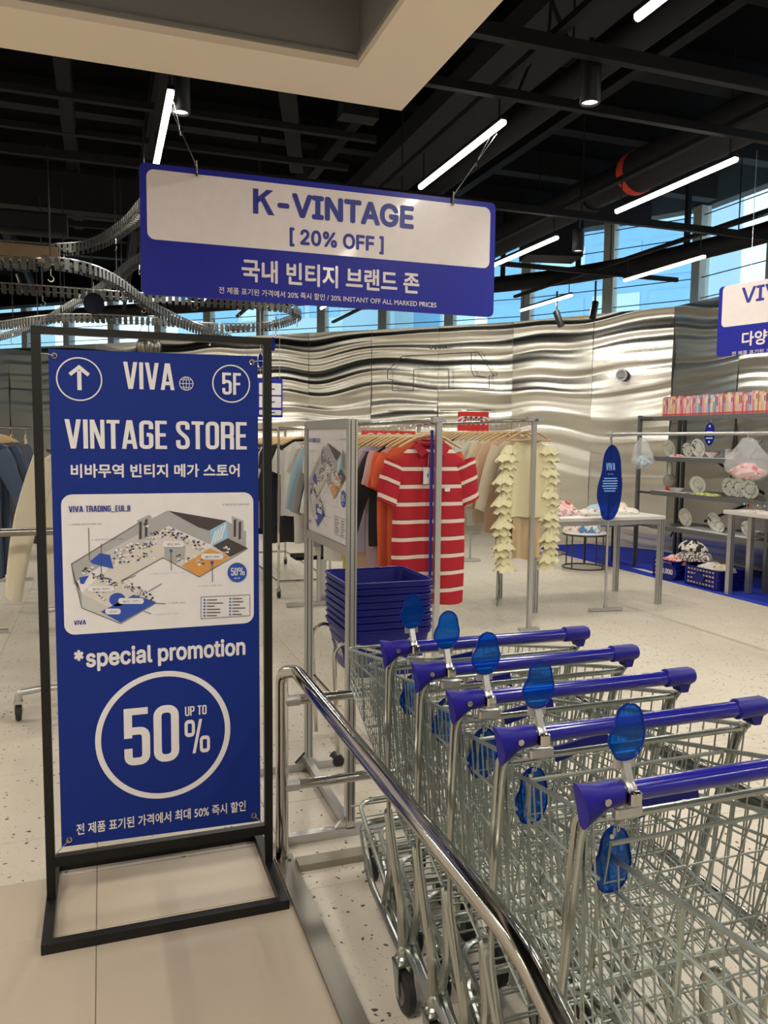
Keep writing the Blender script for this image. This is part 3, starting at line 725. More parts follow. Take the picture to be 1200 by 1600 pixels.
    pl.lines([T([(175, 250), (182, 450)]), T([(248, 345), (250, 560)]), T([(660, 390), (663, 510)]), T([(915, 465), (918, 580)]), T([(525, 640), (605, 590)]), T([(575, 712), (632, 714)]), T([(500, 760), (545, 778)]),
        T([(365, 575), (610, 430), (835, 548), (1140, 372)]), T([(140, 740), (365, 838), (575, 708)]), T([(80, 470), (140, 740)]), T([(80, 470), (480, 210)]), T([(365, 575), (450, 540)])], (u1-u0)*.0035, pm_hair, 'map_lines', .0034)
    dots = [(660, 388, 9), (914, 460, 11)]
    pl.shapes([T([(x+r*math.cos(a), y+r*math.sin(a)) for a in [i*PI/6 for i in range(12)]]) for x, y, r in dots], pm_blue, 'map_pins', .0036, .0002)
    pl.shapes([T([(1075+62*math.cos(a), 520+60*math.sin(a)) for a in [i*PI/16 for i in range(32)]])], pm_blue, 'map_badge', .003, .0003)
    def wr(t, x0_, y0_, x1_, y1_, m, cond=True, nm='map_lettering', off_=.0):
        q = T([(x0_, y1_), (x1_, y0_)]); pl.write(t, (q[0][0], q[1][0], q[0][1], q[1][1]), m, cond, off_, .0038, nm)
    wr('VIVA TRADING_EULJI', 63, 112, 413, 160, m_navyink)
    wr('VIVA', 97, 815, 165, 847, m_navyink)
    wr('50%', 1036, 488, 1122, 540, m_print); wr('UP TO', 1058, 550, 1092, 560, m_print)
    for t, x, y, w_ in (('1. 가성비 빈티지 의류 50%', 66, 222, 185), ('2. 국내 빈티지 브랜드 20%', 195, 315, 180), ('4. 홍보 & 라이선스 브랜드 20%', 540, 520, 205), ('5. 라이선스 브랜드 20%', 830, 596, 150), ('7. 잡화 20%', 650, 702, 100), ('8. 글로벌 브랜드 50%', 566, 772, 142), ('전 제품 표기된 가격에서 할인', 975, 100, 170)):
        wr(t, x, y-2, x+w_, y+13, pm_hair, False)
    for x, y, w_ in caps: wr('할인 20%', x+26, y-9, x+w_-26, y+6, pm_hair, False)
    pl.lines([T([(848, 672), (1158, 655), (1160, 785), (850, 806)])], (u1-u0)*.0025, pm_hair, 'map_legend_frame', .0034, True)
    rows = []; txt = []
    for i in range(6):
        for cx, ww in ((870, (80, 130, 62, 105, 110, 80)[i]), (1032, (78, 88, 60, 105, 55, 78)[i])):
            y = 690+i*19.5-(cx-870)*.055; rows.append(T([(cx+6*math.cos(a), y+6*math.sin(a)) for a in [j*PI/4 for j in range(8)]])); txt.append(T([(cx+14, y-4), (cx+14+ww*.8, y-5), (cx+14+ww*.8, y+2), (cx+14, y+3)]))
    pl.shapes(rows, pm_blue, 'map_legend_dots', .0034, .0002)
    pl.lines([[(a[0][0], (a[0][1]+a[3][1])/2), (a[1][0], (a[1][1]+a[2][1])/2)] for a in txt], (u1-u0)*.005, pm_hair, 'map_legend_rows', .0034)

# ================================================================== BANNER STAND
ys = 2.64
st = thing('banner_stand', 'tall black square-tube floor stand framing the blue store banner', 'banner stand', (.174, ys, 0))
for x in (-.179, .521):
    mb = MB(); mb.sq((x, ys, .0), (x, ys, 1.828), .027, .022); mb.build('post', m_black, st, smooth=False)
mb = MB(); mb.sq((-.192, ys, 1.818), (.534, ys, 1.818), .024, .022); mb.build('top_bar', m_black, st, smooth=False)
mb = MB(); mb.sq((-.168, ys, .152), (.51, ys, .152), .026, .032); mb.build('cross_bar', m_black, st, smooth=False)
mb = MB()
fr = [(-.195, 2.385), (.538, 2.385), (.538, 2.885), (-.195, 2.885)]; fi = [(-.165, 2.415), (.508, 2.415), (.508, 2.855), (-.165, 2.855)]
ringpoly(mb, fr, fi, 0, .030); mb.build('base_frame', m_black, st, smooth=False)
bn = thing('banner', 'blue hanging banner reading VIVA VINTAGE STORE 50% with a printed map', 'banner', (.174, ys-.012, .19))
yb = ys-.014
mb = MB()
def banf(u, v):
    x = -.145+.635*u; z = .196+1.568*v; return (x, yb+.0*math.sin(3*u), z)
bb = [(-.145, .200), (.491, .188), (.487, 1.768), (-.145, 1.762)]
mb.poly([(x, yb, z) for x, z in bb], (0, .0012, 0)); mb.build('banner_sheet', m_ban, bn, smooth=False)
pb = Plane((0, yb, 0), (1, 0, 0), (0, 0, 1), bn)
pb.shapes([rrect(-.12, .471, .884, 1.323, .032)], m_print, 'map_panel', .0006, .0004)
draw_map(pb, -.12, .471, .884, 1.323)
W_ = dict(m=m_print)
pb.write('VIVA', (.069, .222, 1.650, 1.733), m_print, True)
pb.write('VINTAGE STORE', (-.104, .450, 1.464, 1.553), m_print, True)
pb.write('비바무역 빈티지 메가 스토어', (-.090, .426, 1.374, 1.417), m_print, off=.026)
pb.write('*special promotion', (-.094, .442, .762, .836), m_print, off=.026)
pb.write('50', (.050, .222, .440, .630), m_print, True)
pb.write('%', (.240, .322, .456, .572), m_print, True)
pb.write('UP TO', (.242, .312, .586, .618), m_print, True)
pb.write('전 제품 표기된 가격에서 최대 50% 즉시 할인', (-.100, .440, .232, .270), m_print, off=.018)
pb.write('5F', (.372, .432, 1.641, 1.711), m_print, True)
def circ(cx, cz, r, n=48): return [(cx+r*math.cos(2*PI*i/n), cz+r*math.sin(2*PI*i/n)) for i in range(n)]
pb.lines([circ(-.059, 1.675, .064)], .004, m_print, 'printed_ring', closed=True)
pb.lines([circ(.401, 1.676, .059)], .004, m_print, 'printed_ring', closed=True)
pb.lines([circ(.176, .530, .205, 72)], .018, m_print, 'printed_ring', closed=True)
pb.shapes([[(-.065, 1.642), (-.053, 1.642), (-.053, 1.700), (-.065, 1.700)]], m_print, 'arrow_shaft', .0012)
pb.lines([[(-.086, 1.688), (-.059, 1.711), (-.032, 1.688)]], .011, m_print, 'arrow_head', .0016)
gl = [circ(.259, 1.672, .021, 24), [(.238, 1.672), (.280, 1.672)], [(.259, 1.651), (.259, 1.693)]]
gl += [[(.259+.010*math.cos(a), 1.672+.021*math.sin(a)) for a in [i*PI/8 for i in range(17)]], [(.242, 1.684), (.276, 1.684)], [(.242, 1.660), (.276, 1.660)]]
pb.lines([gl[0]], .0022, m_print, 'globe_outline', closed=True); pb.lines(gl[1:], .0018, m_print, 'globe_grid')
for x, z in ((-.128, 1.742), (.468, 1.748), (-.122, .221), (.468, .211)):
    e = MB(); e.rings([[(x+r*math.cos(2*PI*i/16), y, z+r*math.sin(2*PI*i/16)) for i in range(16)] for r, y in ((.0055, yb-.001), (.0055, yb-.004), (.009, yb-.0045), (.011, yb-.001))], cap=False)
    e.build('eyelet', m_chrome, bn)
    sx = -.168 if x < 0 else .510; sz = z+(.035 if z > 1 else -.05)
    if z > 1: sz = z+.006
    e = MB(); e.tube([(x, yb-.003, z), ((x+sx)/2, yb-.001, (z+sz)/2+.002), (sx, yb+.006, sz)], .0016, 6); e.build('tie_cord', m_alu, bn)

# ================================================================== HANGING SIGNS
def hang_sign(origin, U, tilt, W, H, th, label, draw, name='hanging_sign'):
    t = thing(name, label, 'sign', origin)
    U = Vector(U).normalized(); Vv = Vector((0, 0, 1)); N = U.cross(Vv)
    Vv = (Vv*math.cos(tilt)+N*math.sin(tilt)).normalized(); N = U.cross(Vv)
    O = Vector(origin)
    mb = MB(); pts = rrect(-W/2, W/2, -H/2, H/2, .03)
    mb.poly([O+U*u+Vv*v for u, v in pts], -N*th); mb.build('sign_board', m_sign, t, smooth=False)
    draw(Plane(O, U, Vv, t)); return t, O, U, Vv
def draw_big(p):
    p.shapes([rrect(-.882, .882, -.045, .272, .035)], m_whiteg, 'white_panel', .001)
    p.shapes([[(-.388, .118), (-.362, .118), (-.362, .236), (-.388, .236)], [(-.368, .165), (-.368, .195), (-.322, .236), (-.289, .236)], [(-.350, .182), (-.332, .200), (-.283, .118), (-.315, .118)]], m_navyink, 'lettering', .0022)
    p.write('-VINTAGE', (-.268, .445, .118, .236), m_navyink, off=.034, d=.002)
    p.write('[ 20% OFF ]', (-.208, .282, -.022, .070), m_navyink, off=.03, d=.002)
    p.write('국내 빈티지 브랜드 존', (-.445, .480, -.208, -.098), m_whiteg, off=.026, d=.002)
    p.write('전 제품 표기된 가격에서 20% 즉시 할인 / 20% INSTANT OFF ALL MARKED PRICES', (-.555, .578, -.272, -.240), m_whiteg, off=.008, d=.002)
sg, O, U, Vv = hang_sign((1.104, 3.96, 2.468), (1, -.012, .0), .0, 1.826, .598, .018, 'big blue and white hanging sign reading K-VINTAGE 20% OFF', draw_big)
for sx, tx, ty in ((-.655, .38, 4.55), (.66, 2.185, 4.32)):
    a = O+U*sx+Vv*.28+Vector((0, -.006, 0)); mid = a+(Vector((tx, ty, 3.28))-a)*.55; e = Vector((tx, ty, 3.28))
    mb = MB(); mb.tube([a+Vector((0, 0, .0)), a+Vector((0, 0, .03)), mid], .0028, 6); mb.build('cable', m_alu, sg)
    mb = MB(); mb.tube([a+Vector((0, -.004, -.02)), a+Vector((0, -.004, .05))], .0055, 8); mb.build('turnbuckle', m_chrome, sg)
    mb = MB(); mb.tube([mid-Vector((0, 0, .02)), mid+Vector((0, 0, .02))], .006, 8); mb.build('ferrule', m_chrome, sg)
    for dx in (-.012, .02):
        mb = MB(); mb.tube([mid, e+Vector((dx, 0, 0))], .0016, 5); mb.build('cable_loop', m_alu, sg)
def draw_right(p):
    p.shapes([rrect(-.882, .882, -.045, .272, .035)], m_whiteg, 'white_panel', .001)
    p.write('VIVA', (-.72, -.30, .118, .236), m_navyink, off=.018, d=.002)
    p.write('다양한 빈티지', (-.70, -.05, -.208, -.098), m_whiteg, off=.026, d=.002)
    p.write('전 제품 표기된 가격에서 할인', (-.78, -.25, -.272, -.240), m_whiteg, off=.008, d=.002)
    p.write('[ 20% OFF ]', (-.208, .282, -.022, .070), m_navyink, off=.018, d=.002)
a_ = math.radians(-76)
sc_ = Vector((4.60, 5.15, 0)); Ur = Vector((math.cos(a_), math.sin(a_), 0))
oo = sc_+Ur*.915+Vector((0, 0, 2.45))
s2, O2, U2, V2 = hang_sign(oo, Ur, 0, 1.83, .54, .018, 'blue and white hanging sign cut by the right edge of the picture', draw_right)
for sx in (-.655, .655):
    a = O2+U2*sx+V2*.26; mb = MB(); mb.tube([a, a+Vector((0, 0, .97))], .002, 6); mb.build('cable', m_alu, s2)
# small blue notice far behind, with white panels
t = thing('notice_board', 'small blue hanging notice with three white panels, far behind the banner stand', 'sign', (1.66, 8.2, 2.1))
mb = MB(); mb.box(1.52, 1.78, 8.2, 8.215, 1.72, 2.12); mb.build('board', m_sign, t, smooth=False)
pn = Plane((1.65, 8.2, 1.92), (1, 0, 0), (0, 0, 1), t)
for z0, z1 in ((.03, .15), (-.10, .015), (-.175, -.125)):
    pn.shapes([rrect(-.115, .115, z0, z1, .01)], m_print, 'white_panel', .002)
    pn.lines([[(-.05, (z0+z1)/2), (.05, (z0+z1)/2)]], .012, m_navyink, 'printed_line', d=.004)
for x in (1.55, 1.75):
    mb = MB(); mb.tube([(x, 8.205, 2.12), (x, 8.205, 3.45)], .002, 5); mb.build('cable', m_alu, t)

# ================================================================== ALUMINIUM SIGN HOLDER
t = thing('poster_frame', 'aluminium profile stand holding a store map poster side-on beside the blue baskets', 'poster stand', (.862, 3.11, 0))
for y in (2.79, 3.43):
    mb = MB(); mb.sq((.862, y, .03), (.862, y, 1.575), .034, .034); mb.build('post', m_alu, t, smooth=False)
    for sx in (-.0085, .0085):
        mb = MB(); mb.box(.862-.0015+sx, .862+.0015+sx, y-.0185, y-.0165, .06, 1.57); mb.build('slot', m_dark, t, smooth=False)
    mb = MB(); mb.sq((.58, y, .018), (1.14, y, .018), .034, .034); mb.build('foot', m_alu, t, smooth=False)
    mb = MB(); mb.poly([(.845, y-.012, .035), (.80, y-.012, .035), (.845, y-.012, .08)], (0, .02, 0)); mb.build('bracket', m_chrome, t, smooth=False)
for z in (1.560, 1.085):
    mb = MB(); mb.sq((.862, 2.807, z), (.862, 3.413, z), .03, .034); mb.build('cross_rail', m_alu, t, smooth=False)
mb = MB(); mb.sq((.862, 2.807, .03), (.862, 3.413, .03), .03, .03); mb.build('cross_rail', m_alu, t, smooth=False)
po = thing('map_poster', 'white store map poster in the aluminium stand behind the rail', 'poster', (.852, 3.11, 1.1))
mb = MB(); mb.box(.855, .861, 2.808, 3.412, 1.104, 1.542); mb.build('sheet', m_print, po, smooth=False)
pp = Plane((.855, 3.11, 1.323), (0, -1, 0), (0, 0, 1), po)
draw_map(pp, -.300, .300, -.217, .217)

# ================================================================== TROLLEY CORRAL
cr = thing('corral_rail', 'stainless steel tube rail with a flat floor bar, penning in the trolleys', 'rail', (.95, 1.7, 0))
pth = fillet([(.578, 2.68, .012), (.578, 2.68, .69), (.610, 2.60, .712), (.614, 1.05, .700), (.612, .80, .60), (.61, .55, .03)], .07, 6)
mb = MB(); mb.tube(pth, .0225, 16); mb.build('side_rail', m_chrome, cr)
pth = fillet([(1.375, 2.70, .012), (1.375, 2.70, .66), (1.375, 2.60, .70), (1.378, 1.10, .695), (1.378, .72, .60), (1.378, .45, .03)], .07, 6)
mb = MB(); mb.tube(pth, .0225, 14); mb.build('side_rail', mat('chrome_dark_reflection', (.26, .25, .23), .16, 1.0, amt=.05), cr)  # chrome with the dark ceiling's reflection put into its base colour
pth = [(1.40, 2.68, .40), (1.40, .9, .40)]
mb = MB(); mb.tube(pth, .016, 10); mb.build('lower_side_rail', m_chrome, cr)
for z in (.585, .275):
    mb = MB(); mb.tube([(.578, 2.68, z), (1.375, 2.68, z)], .0175, 12); mb.build('rung', m_chrome, cr)
    mb = MB(); mb.tube([(.578, 2.68, z), (.64, 2.68, z)], .021, 12); mb.build('rung_sleeve', m_alu, cr)
for xa, xb in ((.552, .618), (1.345, 1.411)):
    mb = MB(); mb.box(xa, xb, .30, 2.70, 0, .012); mb.build('floor_bar', m_steel, cr, smooth=False)
mb = MB(); mb.box(.618, 1.345, 2.585, 2.645, 0, .025); mb.build('floor_cross_bar', mat('dull_steel', (.30, .27, .22), .5, .7), cr, smooth=False)
for q in ((.60, 2.655), (.60, 1.5)):
    mb = MB(); mb.cyl((q[0], q[1], .012), (q[0], q[1], .015), .006, 10); mb.build('bolt', m_black, cr)

# ================================================================== SHOPPING TROLLEYS (prototype at the origin, pushed forward = +y)
def lerp(a, b, t): return a+(b-a)*t
LB = .72
def rimz(y): return lerp(.955, .80, y/LB)
def rimx(y): return lerp(.258, .155, y/LB)
def botz(y): return lerp(.49, .672, y/LB)
def botx(y): return lerp(.215, .148, y/LB)
def side_pt(s, y, t):                     # t = 0 rim, 1 bottom
    return Vector((s*lerp(rimx(y), botx(y), t), y+.02, lerp(rimz(y), botz(y), t)))
OUT = [(400, 718), (440, 740), (462, 780), (470, 830), (472, 865), (482, 905), (480, 960), (468, 1020), (445, 1058), (425, 1080), (365, 1080), (345, 1055), (338, 1020), (316, 985), (313, 950), (318, 915), (330, 885), (344, 850), (345, 805), (358, 755)]
def outline(cx, cz, w_, h, y=0):
    P = [(cx+(a-397)/169*w_, cz-(b-899)/362*h) for a, b in OUT]; n = len(P); Q = []
    for i in range(n):
        a, b, c = P[i-1], P[i], P[(i+1) % n]
        Q.append(((a[0]+6*b[0]+c[0])/8, (a[1]+6*b[1]+c[1])/8)); Q.append(((b[0]+c[0])/2, (b[1]+c[1])/2))
    return Q
def make_trolley():
    t = thing('shopping_trolley', 'x', 'shopping trolley')
    for s in (-1, 1):
        mb = MB(); n = 5
        for tt, r in ((0, .0048), (.20, .0032), (.42, .0022), (.62, .0022), (.81, .0022), (1, .0036)):
            mb.tube([side_pt(s, y, tt) for y in (0, LB*.5, LB)], r, n+1 if tt == 0 else n)
        for k in range(23):
            y = LB*(k+.3)/22.6; p = [side_pt(s, y, 0), side_pt(s, y, 1)]; mb.tube(p, .0017, 4)
        for y, d in ((.03, .06), (.25, .05), (.48, .04)):        # stouter slanted stays
            mb.tube([side_pt(s, y, 0), side_pt(s, y+d, 1)], .0036, 5)
        mb.build('basket_side', m_zinc, t, kind='stuff')
    mb = MB()
    for k in range(17):
        y = LB*k/16.0; mb.tube([(-botx(y), y+.02, botz(y)), (botx(y), y+.02, botz(y))], .0020, 4)
    for k in range(-5, 6):
        a = k/5.5; mb.tube([(a*botx(0), .02, botz(0)-.002), (a*botx(LB), LB+.02, botz(LB)-.002)], .0020, 4)
    for y in (.2, .5): mb.tube([(-botx(y), y+.02, botz(y)-.006), (botx(y), y+.02, botz(y)-.006)], .005, 6)
    mb.build('basket_floor', m_zinc, t, kind='stuff')
    mb = MB()
    for tt, r in ((0, .0048), (.2, .003), (.5, .002), (1, .003)):
        a = side_pt(-1, LB, tt); b = side_pt(1, LB, tt)
        mb.tube(fillet([a-Vector((0, .03, 0)), a+Vector((.0, .012, 0)), b+Vector((0, .012, 0)), b-Vector((0, .03, 0))], .03, 4), r, 5)
    for k in range(-4, 5):
        a = k/5; mb.tube([(a*rimx(LB), LB+.03, rimz(LB)), (a*botx(LB), LB+.03, botz(LB))], .0018, 4)
    mb.build('basket_front', m_zinc, t, kind='stuff')
    mb = MB()                                                     # rear flap
    def gp(u, v): return Vector((u*lerp(.215, .19, v), lerp(.04, .13, v), lerp(.90, .60, v)))
    for k in range(5): mb.tube([gp(-1, k/4), gp(1, k/4)], .0018, 4)
    for k in range(-4, 5): mb.tube([gp(k/4, 0), gp(k/4, 1)], .0018, 4)
    for k in (0, 1): mb.tube([gp(-1, k), gp(1, k)], .0042, 6)
    mb.build('rear_flap', m_zinc, t, kind='stuff')
    # frame under the handle
    mb = MB(); mb.tube([(-.258, .035, .945), (.258, .035, .945)], .006, 8); mb.build('cross_tube', m_zinc2, t)
    for s in (-1, 1):
        mb = MB(); mb.tube(fillet([(s*.262, -.0, .985), (s*.262, .045, .935), (s*.245, .10, .70), (s*.222, .155, .50), (s*.20, .13, .30), (s*.20, .095, .13)], .05, 4), .0058, 8); mb.build('upright', m_zinc2, t)
        mb = MB(); mb.tube(fillet([(s*.24, .02, .955), (s*.268, .055, .95), (s*.255, .095, .78), (s*.238, .125, .62)], .03, 4), .0046, 7); mb.build('upright_brace', m_zinc2, t)
        mb = MB(); mb.tube(fillet([(s*.20, .095, .13), (s*.20, .110, .27), (s*.198, .205, .43), (s*.195, .235, .475), (s*.182, .262, .45), (s*.178, .245, .30), (s*.176, .30, .165)], .03, 5), .0125, 9); mb.build('leg_loop', m_zinc2, t)
        # casters
        for (cx, cy) in ((s*.20, .095), (s*.085, .72)):
            mb = MB(); mb.lathe([(.010, .17), (.017, .16), (.017, .145), (.022, .14), (.022, .125), (.014, .122)], (cx, cy, 0), 14); mb.build('caster_head', m_zinc2, t)
            mb = MB()
            for q in (-.020, .020): mb.poly([(cx+q, cy-.022, .128), (cx+q, cy+.022, .128), (cx+q, cy-.012, .045), (cx+q, cy-.034, .045)], (.003 if q > 0 else -.003, 0, 0))
            mb.box(cx-.023, cx+.023, cy-.022, cy+.022, .122, .128); f_ = mb.build('caster_fork', m_zinc2, t, smooth=False)
            mb = MB(); mb.lathe([(.014, -.014), (.048, -.013), (.055, -.008), (.055, .008), (.048, .013), (.014, .014)], (cx, cy-.022, .055), 20, 'x'); wv = mb.build('wheel', m_rubber, t)
            mb = MB(); mb.lathe([(.004, -.0175), (.030, -.0155), (.030, .0155), (.004, .0175)], (cx, cy-.022, .055), 14, 'x'); mb.build('wheel_hub', m_hub, wv)
    mb = MB(); mb.tube(fillet([(-.205, .10, .155), (-.185, .40, .165), (-.105, .76, .175), (.105, .76, .175), (.185, .40, .165), (.205, .10, .155)], .06, 5), .0105, 9); mb.build('chassis', m_zinc2, t)
    mb = MB(); mb.tube(fillet([(-.165, .30, .185), (-.10, .80, .235), (.10, .80, .235), (.165, .30, .185)], .06, 5), .0075, 7)
    mb.build('lower_tray_frame', m_zinc2, t)
    mb = MB()
    for k in range(7):
        y = .34+.075*k; mb.tube([(-.165+.006*k, y, .190+.006*k), (.165-.006*k, y, .190+.006*k)], .0030, 5)
    mb.build('lower_tray_wires', m_zinc, t, kind='stuff')
    # handle
    mb = MB(); mb.tube([(-.24, 0, 1.0), (.215, 0, 1.0)], .0150, 16); mb.build('handle_grip', m_handle, t)
    mb = MB(); mb.tube([(-.20, .020, .981), (.245, .020, .981)], .0045, 8); mb.build('handle_under_rod', m_zinc2, t)
    # left end cap: flared, cut on the slant
    mb = MB(); R = []
    for x, ry, zt, zb in ((-.234, .0175, 1.0175, .9825), (-.238, .019, 1.019, .981), (-.258, .019, 1.019, .980), (-.268, .018, 1.018, .974), (-.281, .017, 1.021, .962), (-.293, .016, 1.024, .9535)):
        cz = (zt+zb)/2; rz = (zt-zb)/2; k_ = (x+.234)/-.06
        R.append([(x-(.022*max(0, (math.sin(a)))*max(0, k_-.3)) + .0*k_, ry*math.cos(a), cz+rz*math.sin(a)) for a in [2*PI*i/16 for i in range(16)]])
    mb.rings(R); mb.build('left_end_cap', m_cap, t)
    mb = MB(); mb.cyl((-.266, -.018, .998), (-.266, -.0205, .998), .0055, 12); mb.build('rivet', m_chrome, t)
    mb = MB(); mb.lathe([(.016, .200), (.0195, .203), (.0195, .262), (.016, .272), (.008, .277), (0, .2775)], (0, 0, 1.0), 18, 'x'); c_ = mb.build('right_end_cap', m_cap, t)
    mb = MB(); mb.poly([(.232, -.010, .985), (.262, -.010, .985), (.258, -.008, .966), (.243, -.008, .966)], (0, .03, 0)); mb.build('cap_bracket', m_cap, t, smooth=False)
    # coin-lock clamp and post
    mb = MB(); mb.tube([(-.231+.003*i, 0, 1.0) for i in range(6)], [.0205, .022, .0205, .0205, .022, .0205], 14); mb.build('clamp_ring', m_alu, t)
    mb = MB(); mb.bbox(-.232, -.213, -.028, -.012, .987, 1.010, .003); mb.build('clamp_block', m_chrome, t)
    mb = MB(); mb.sq((-.222, -.010, 1.005), (-.224, .006, 1.048), .012, .010); mb.build('tag_post', m_alu, t)
    mb = MB(); mb.box(-.240, -.208, .002, .008, 1.034, 1.058); mb.build('tag_bracket', m_alu, t, smooth=False)
    mb = MB(); mb.bbox(-.232, -.185, .006, .020, .952, .972, .003); mb.build('lock_box', m_alu, t)
    mb = MB(); mb.cyl((-.224, .0, 1.046), (-.224, .003, 1.046), .004, 10); mb.build('bracket_screw', m_dark, t)
    # blue acrylic tag standing on the post
    def blobpts(cx, cz, rx, rz, n=28):
        return [(cx+rx*math.cos(a)*(1-.13*math.sin(a))*(1+.05*math.sin(3*a)), cz+rz*math.sin(a)) for a in [2*PI*i/n for i in range(n)]]
    mb = MB(); mb.poly([(x, -.002, z) for x, z in outline(-.226, 1.090, .060, .084)], (0, .004, 0)); g = mb.build('upright_tag', m_tag, t, smooth=False)
    mb = MB(); L = [(x, -.0022, z) for x, z in outline(-.226, 1.090, .060, .084)]; mb.tube(L, .0016, 5, closed=True); mb.build('tag_rim', m_tagdark, g)
    # blue acrylic tag hanging inside on a chain
    mb = MB(); mb.poly([(x, .062, z) for x, z in outline(-.196, .862, .068, .106)], (0, .004, 0)); g = mb.build('hanging_tag', m_tag, t, smooth=False)
    mb = MB(); L = [(x, .0615, z) for x, z in outline(-.196, .862, .068, .106)]; mb.tube(L, .0018, 5, closed=True); mb.build('tag_rim', m_tagdark, g)
    mb = MB(); mb.cyl((-.200, .058, .900), (-.200, .068, .900), .0045, 10); mb.build('tag_eyelet', m_chrome, g)
    mb = MB()
    for i in range(5): z = .950-.0105*i; mb.tube([(-.198+.003*math.cos(a)*(1 if i % 2 else .3), .02+.009*i+.003*math.cos(a)*(.3 if i % 2 else 1), z+.006*math.sin(a)) for a in [k*PI/4 for k in range(8)]], .0012, 4, closed=True)
    mb.build('chain', m_alu, t, kind='stuff')
    # folded child seat plate
    mb = MB(); mb.poly([(-.135, .085, .935), (-.02, .085, .950), (-.012, .085, .915), (-.045, .085, .925), (-.13, .085, .905)], (0, .006, 0)); mb.build('seat_plate', m_basket, t, smooth=False)
    return t
tr0 = make_trolley()
TL = ['farthest shopping trolley, its handle just in front of the blue baskets', 'second shopping trolley from the blue baskets', 'middle shopping trolley of the nested row, its tag level with the handle behind',
      'fourth shopping trolley, counted from the blue baskets towards the viewer', 'shopping trolley with the nearest blue handle in view', 'nearest shopping trolley at the lower right, its handle out of the picture']
for k, yh in enumerate((1.765, 1.565, 1.365, 1.160, .925, .53)):
    o = tr0 if k == 0 else dup(tr0)
    o.location = (.922+(.003, .006, 0, -.004, .002, .004)[k], yh, 0); o['label'] = TL[k]; o['group'] = 'shopping trolleys nested in the corral'

# ================================================================== BLUE HAND BASKETS on a chrome stand
bs = thing('basket_stand', 'chrome tube stand holding the stack of blue hand baskets', 'stand', (1.28, 3.72, 0))
for y in (3.50, 3.90):
    mb = MB(); mb.tube(fillet([(1.00, y-.08, .02), (1.00, y, .52), (1.05, y, .56), (1.50, y, .40), (1.52, y, .03)], .05), .010, 8); mb.build('tube_leg', m_chrome, bs)
for x in (1.00, 1.50):
    mb = MB(); mb.tube([(x, 3.45, .30), (x, 3.90, .30)], .008, 8); mb.build('cross_tube', m_chrome, bs)
mb = MB(); mb.tube([(1.0, 3.47, .025), (1.0, 3.41, .025)], .028, 12); mb.build('rubber_foot', m_rubber, bs)
def make_basket():
    t = thing('hand_basket', 'x', 'basket')
    W, D, H = .215, .215, .225
    def ring(w, d, z, r=.05, n=5): return [(x, y, z) for x, y in rrect(-w, w, -d, d, r, n)]
    mb = MB()
    mb.rings([ring(W-.045, D-.04, 0), ring(W-.006, D-.006, H-.02), ring(W, D, H-.018), ring(W, D, H), ring(W-.012, D-.012, H), ring(W-.052, D-.047, .006)], cap=False)
    mb.poly([(x, y, .0) for x, y, z in ring(W-.045, D-.04, 0)], (0, 0, .006)); mb.build('body', m_basket, t)
    for z in (.06, .11, .16):
        mb = MB(); e = lerp(.045, .006, z/(H-.02)); mb.rings([ring(W-e+.002, D-e+.002, z), ring(W-e+.004, D-e+.004, z+.004), ring(W-e+.002, D-e+.002, z+.008)], cap=False); mb.build('rib', m_basket, t)
    mb = MB()
    L = [(x, y, H+.004) for x, y in rrect(-W-.002, W+.002, -D-.002, D+.002, .05, 5)]; mb.tube(L, .006, 6, closed=True); mb.build('rim', m_basket, t)
    return t
b0 = make_basket()
NB = 8
for k in range(NB):
    o = b0 if k == 0 else dup(b0)
    z = .350+.033*k
    o.location = (1.283+random.uniform(-.004, .004), 3.70+random.uniform(-.003, .003), z+.02)
    o['label'] = 'topmost blue plastic hand basket of the stack, open and empty' if k == NB-1 else ('lowest blue hand basket of the stack, its whole side showing' if k == 0 else 'blue hand basket in the stack, %s from the top' % ('', 'seventh', 'sixth', 'fifth', 'fourth', 'third', 'second', '')[k])
    o['group'] = 'blue hand baskets stacked beside the poster frame'
    if k == 0:
        vs_ = Vector((-.039, 0, .205)).normalized(); pl = Plane((1.283-.192, 3.70, z+.02+.10), (0, -1, 0), vs_, o); pl.write('VIVA', (-.05, .05, -.03, .04), m_print, True, d=.006)

# ---- engraved floor plan and round emblem on the steel wall
wa = Vector((3.46, 13.78, 0)); wd = (Vector((6.09, 11.23, 0))-wa).normalized()
pw = Plane(wa, wd, (0, 0, 1), wall_back)
pl_ = [[(1.8, 2.88), (1.54, 2.65), (1.54, 2.51), (1.63, 2.5), (1.63, 2.32), (2.01, 2.31), (2.01, 2.66)], [(2.62, 2.65), (2.63, 2.34), (3.31, 2.33), (3.3, 2.52), (3.38, 2.53), (3.11, 2.9), (1.8, 2.88)], [(2.01, 2.66), (2.62, 2.65)], [(3.0, 2.9), (3.0, 2.63), (3.05, 2.53), (3.24, 2.5)]]
pl_ += [[(a, 1.985), (b, 1.985)] for a, b in ((1.55, 1.93), (2.02, 2.38), (2.48, 2.86), (2.94, 3.35))]
pw.lines(pl_, .012, m_line, 'engraved_plan', d=.05)
pw.write('VIVA.', (2.27, 2.63, 2.97, 3.03), m_line, d=.05); pw.write('VIVA', (1.66, 1.80, 2.41, 2.45), m_line, True, d=.05)
ea = Vector((6.79, 10.10, 0)); ed = (Vector((7.40, 9.11, 0))-ea).normalized()
en = ed.cross(Vector((0, 0, 1))); c = ea+ed*.48+Vector((0, 0, 2.45))+en*.10
t = thing('wall_emblem', 'small round white emblem disc with a dark globe mark on the steel wall', 'emblem', c-en*.06)
mb = MB(); mb.tube([c-en*.06, c], .085, 28); mb.build('disc', m_print, t)
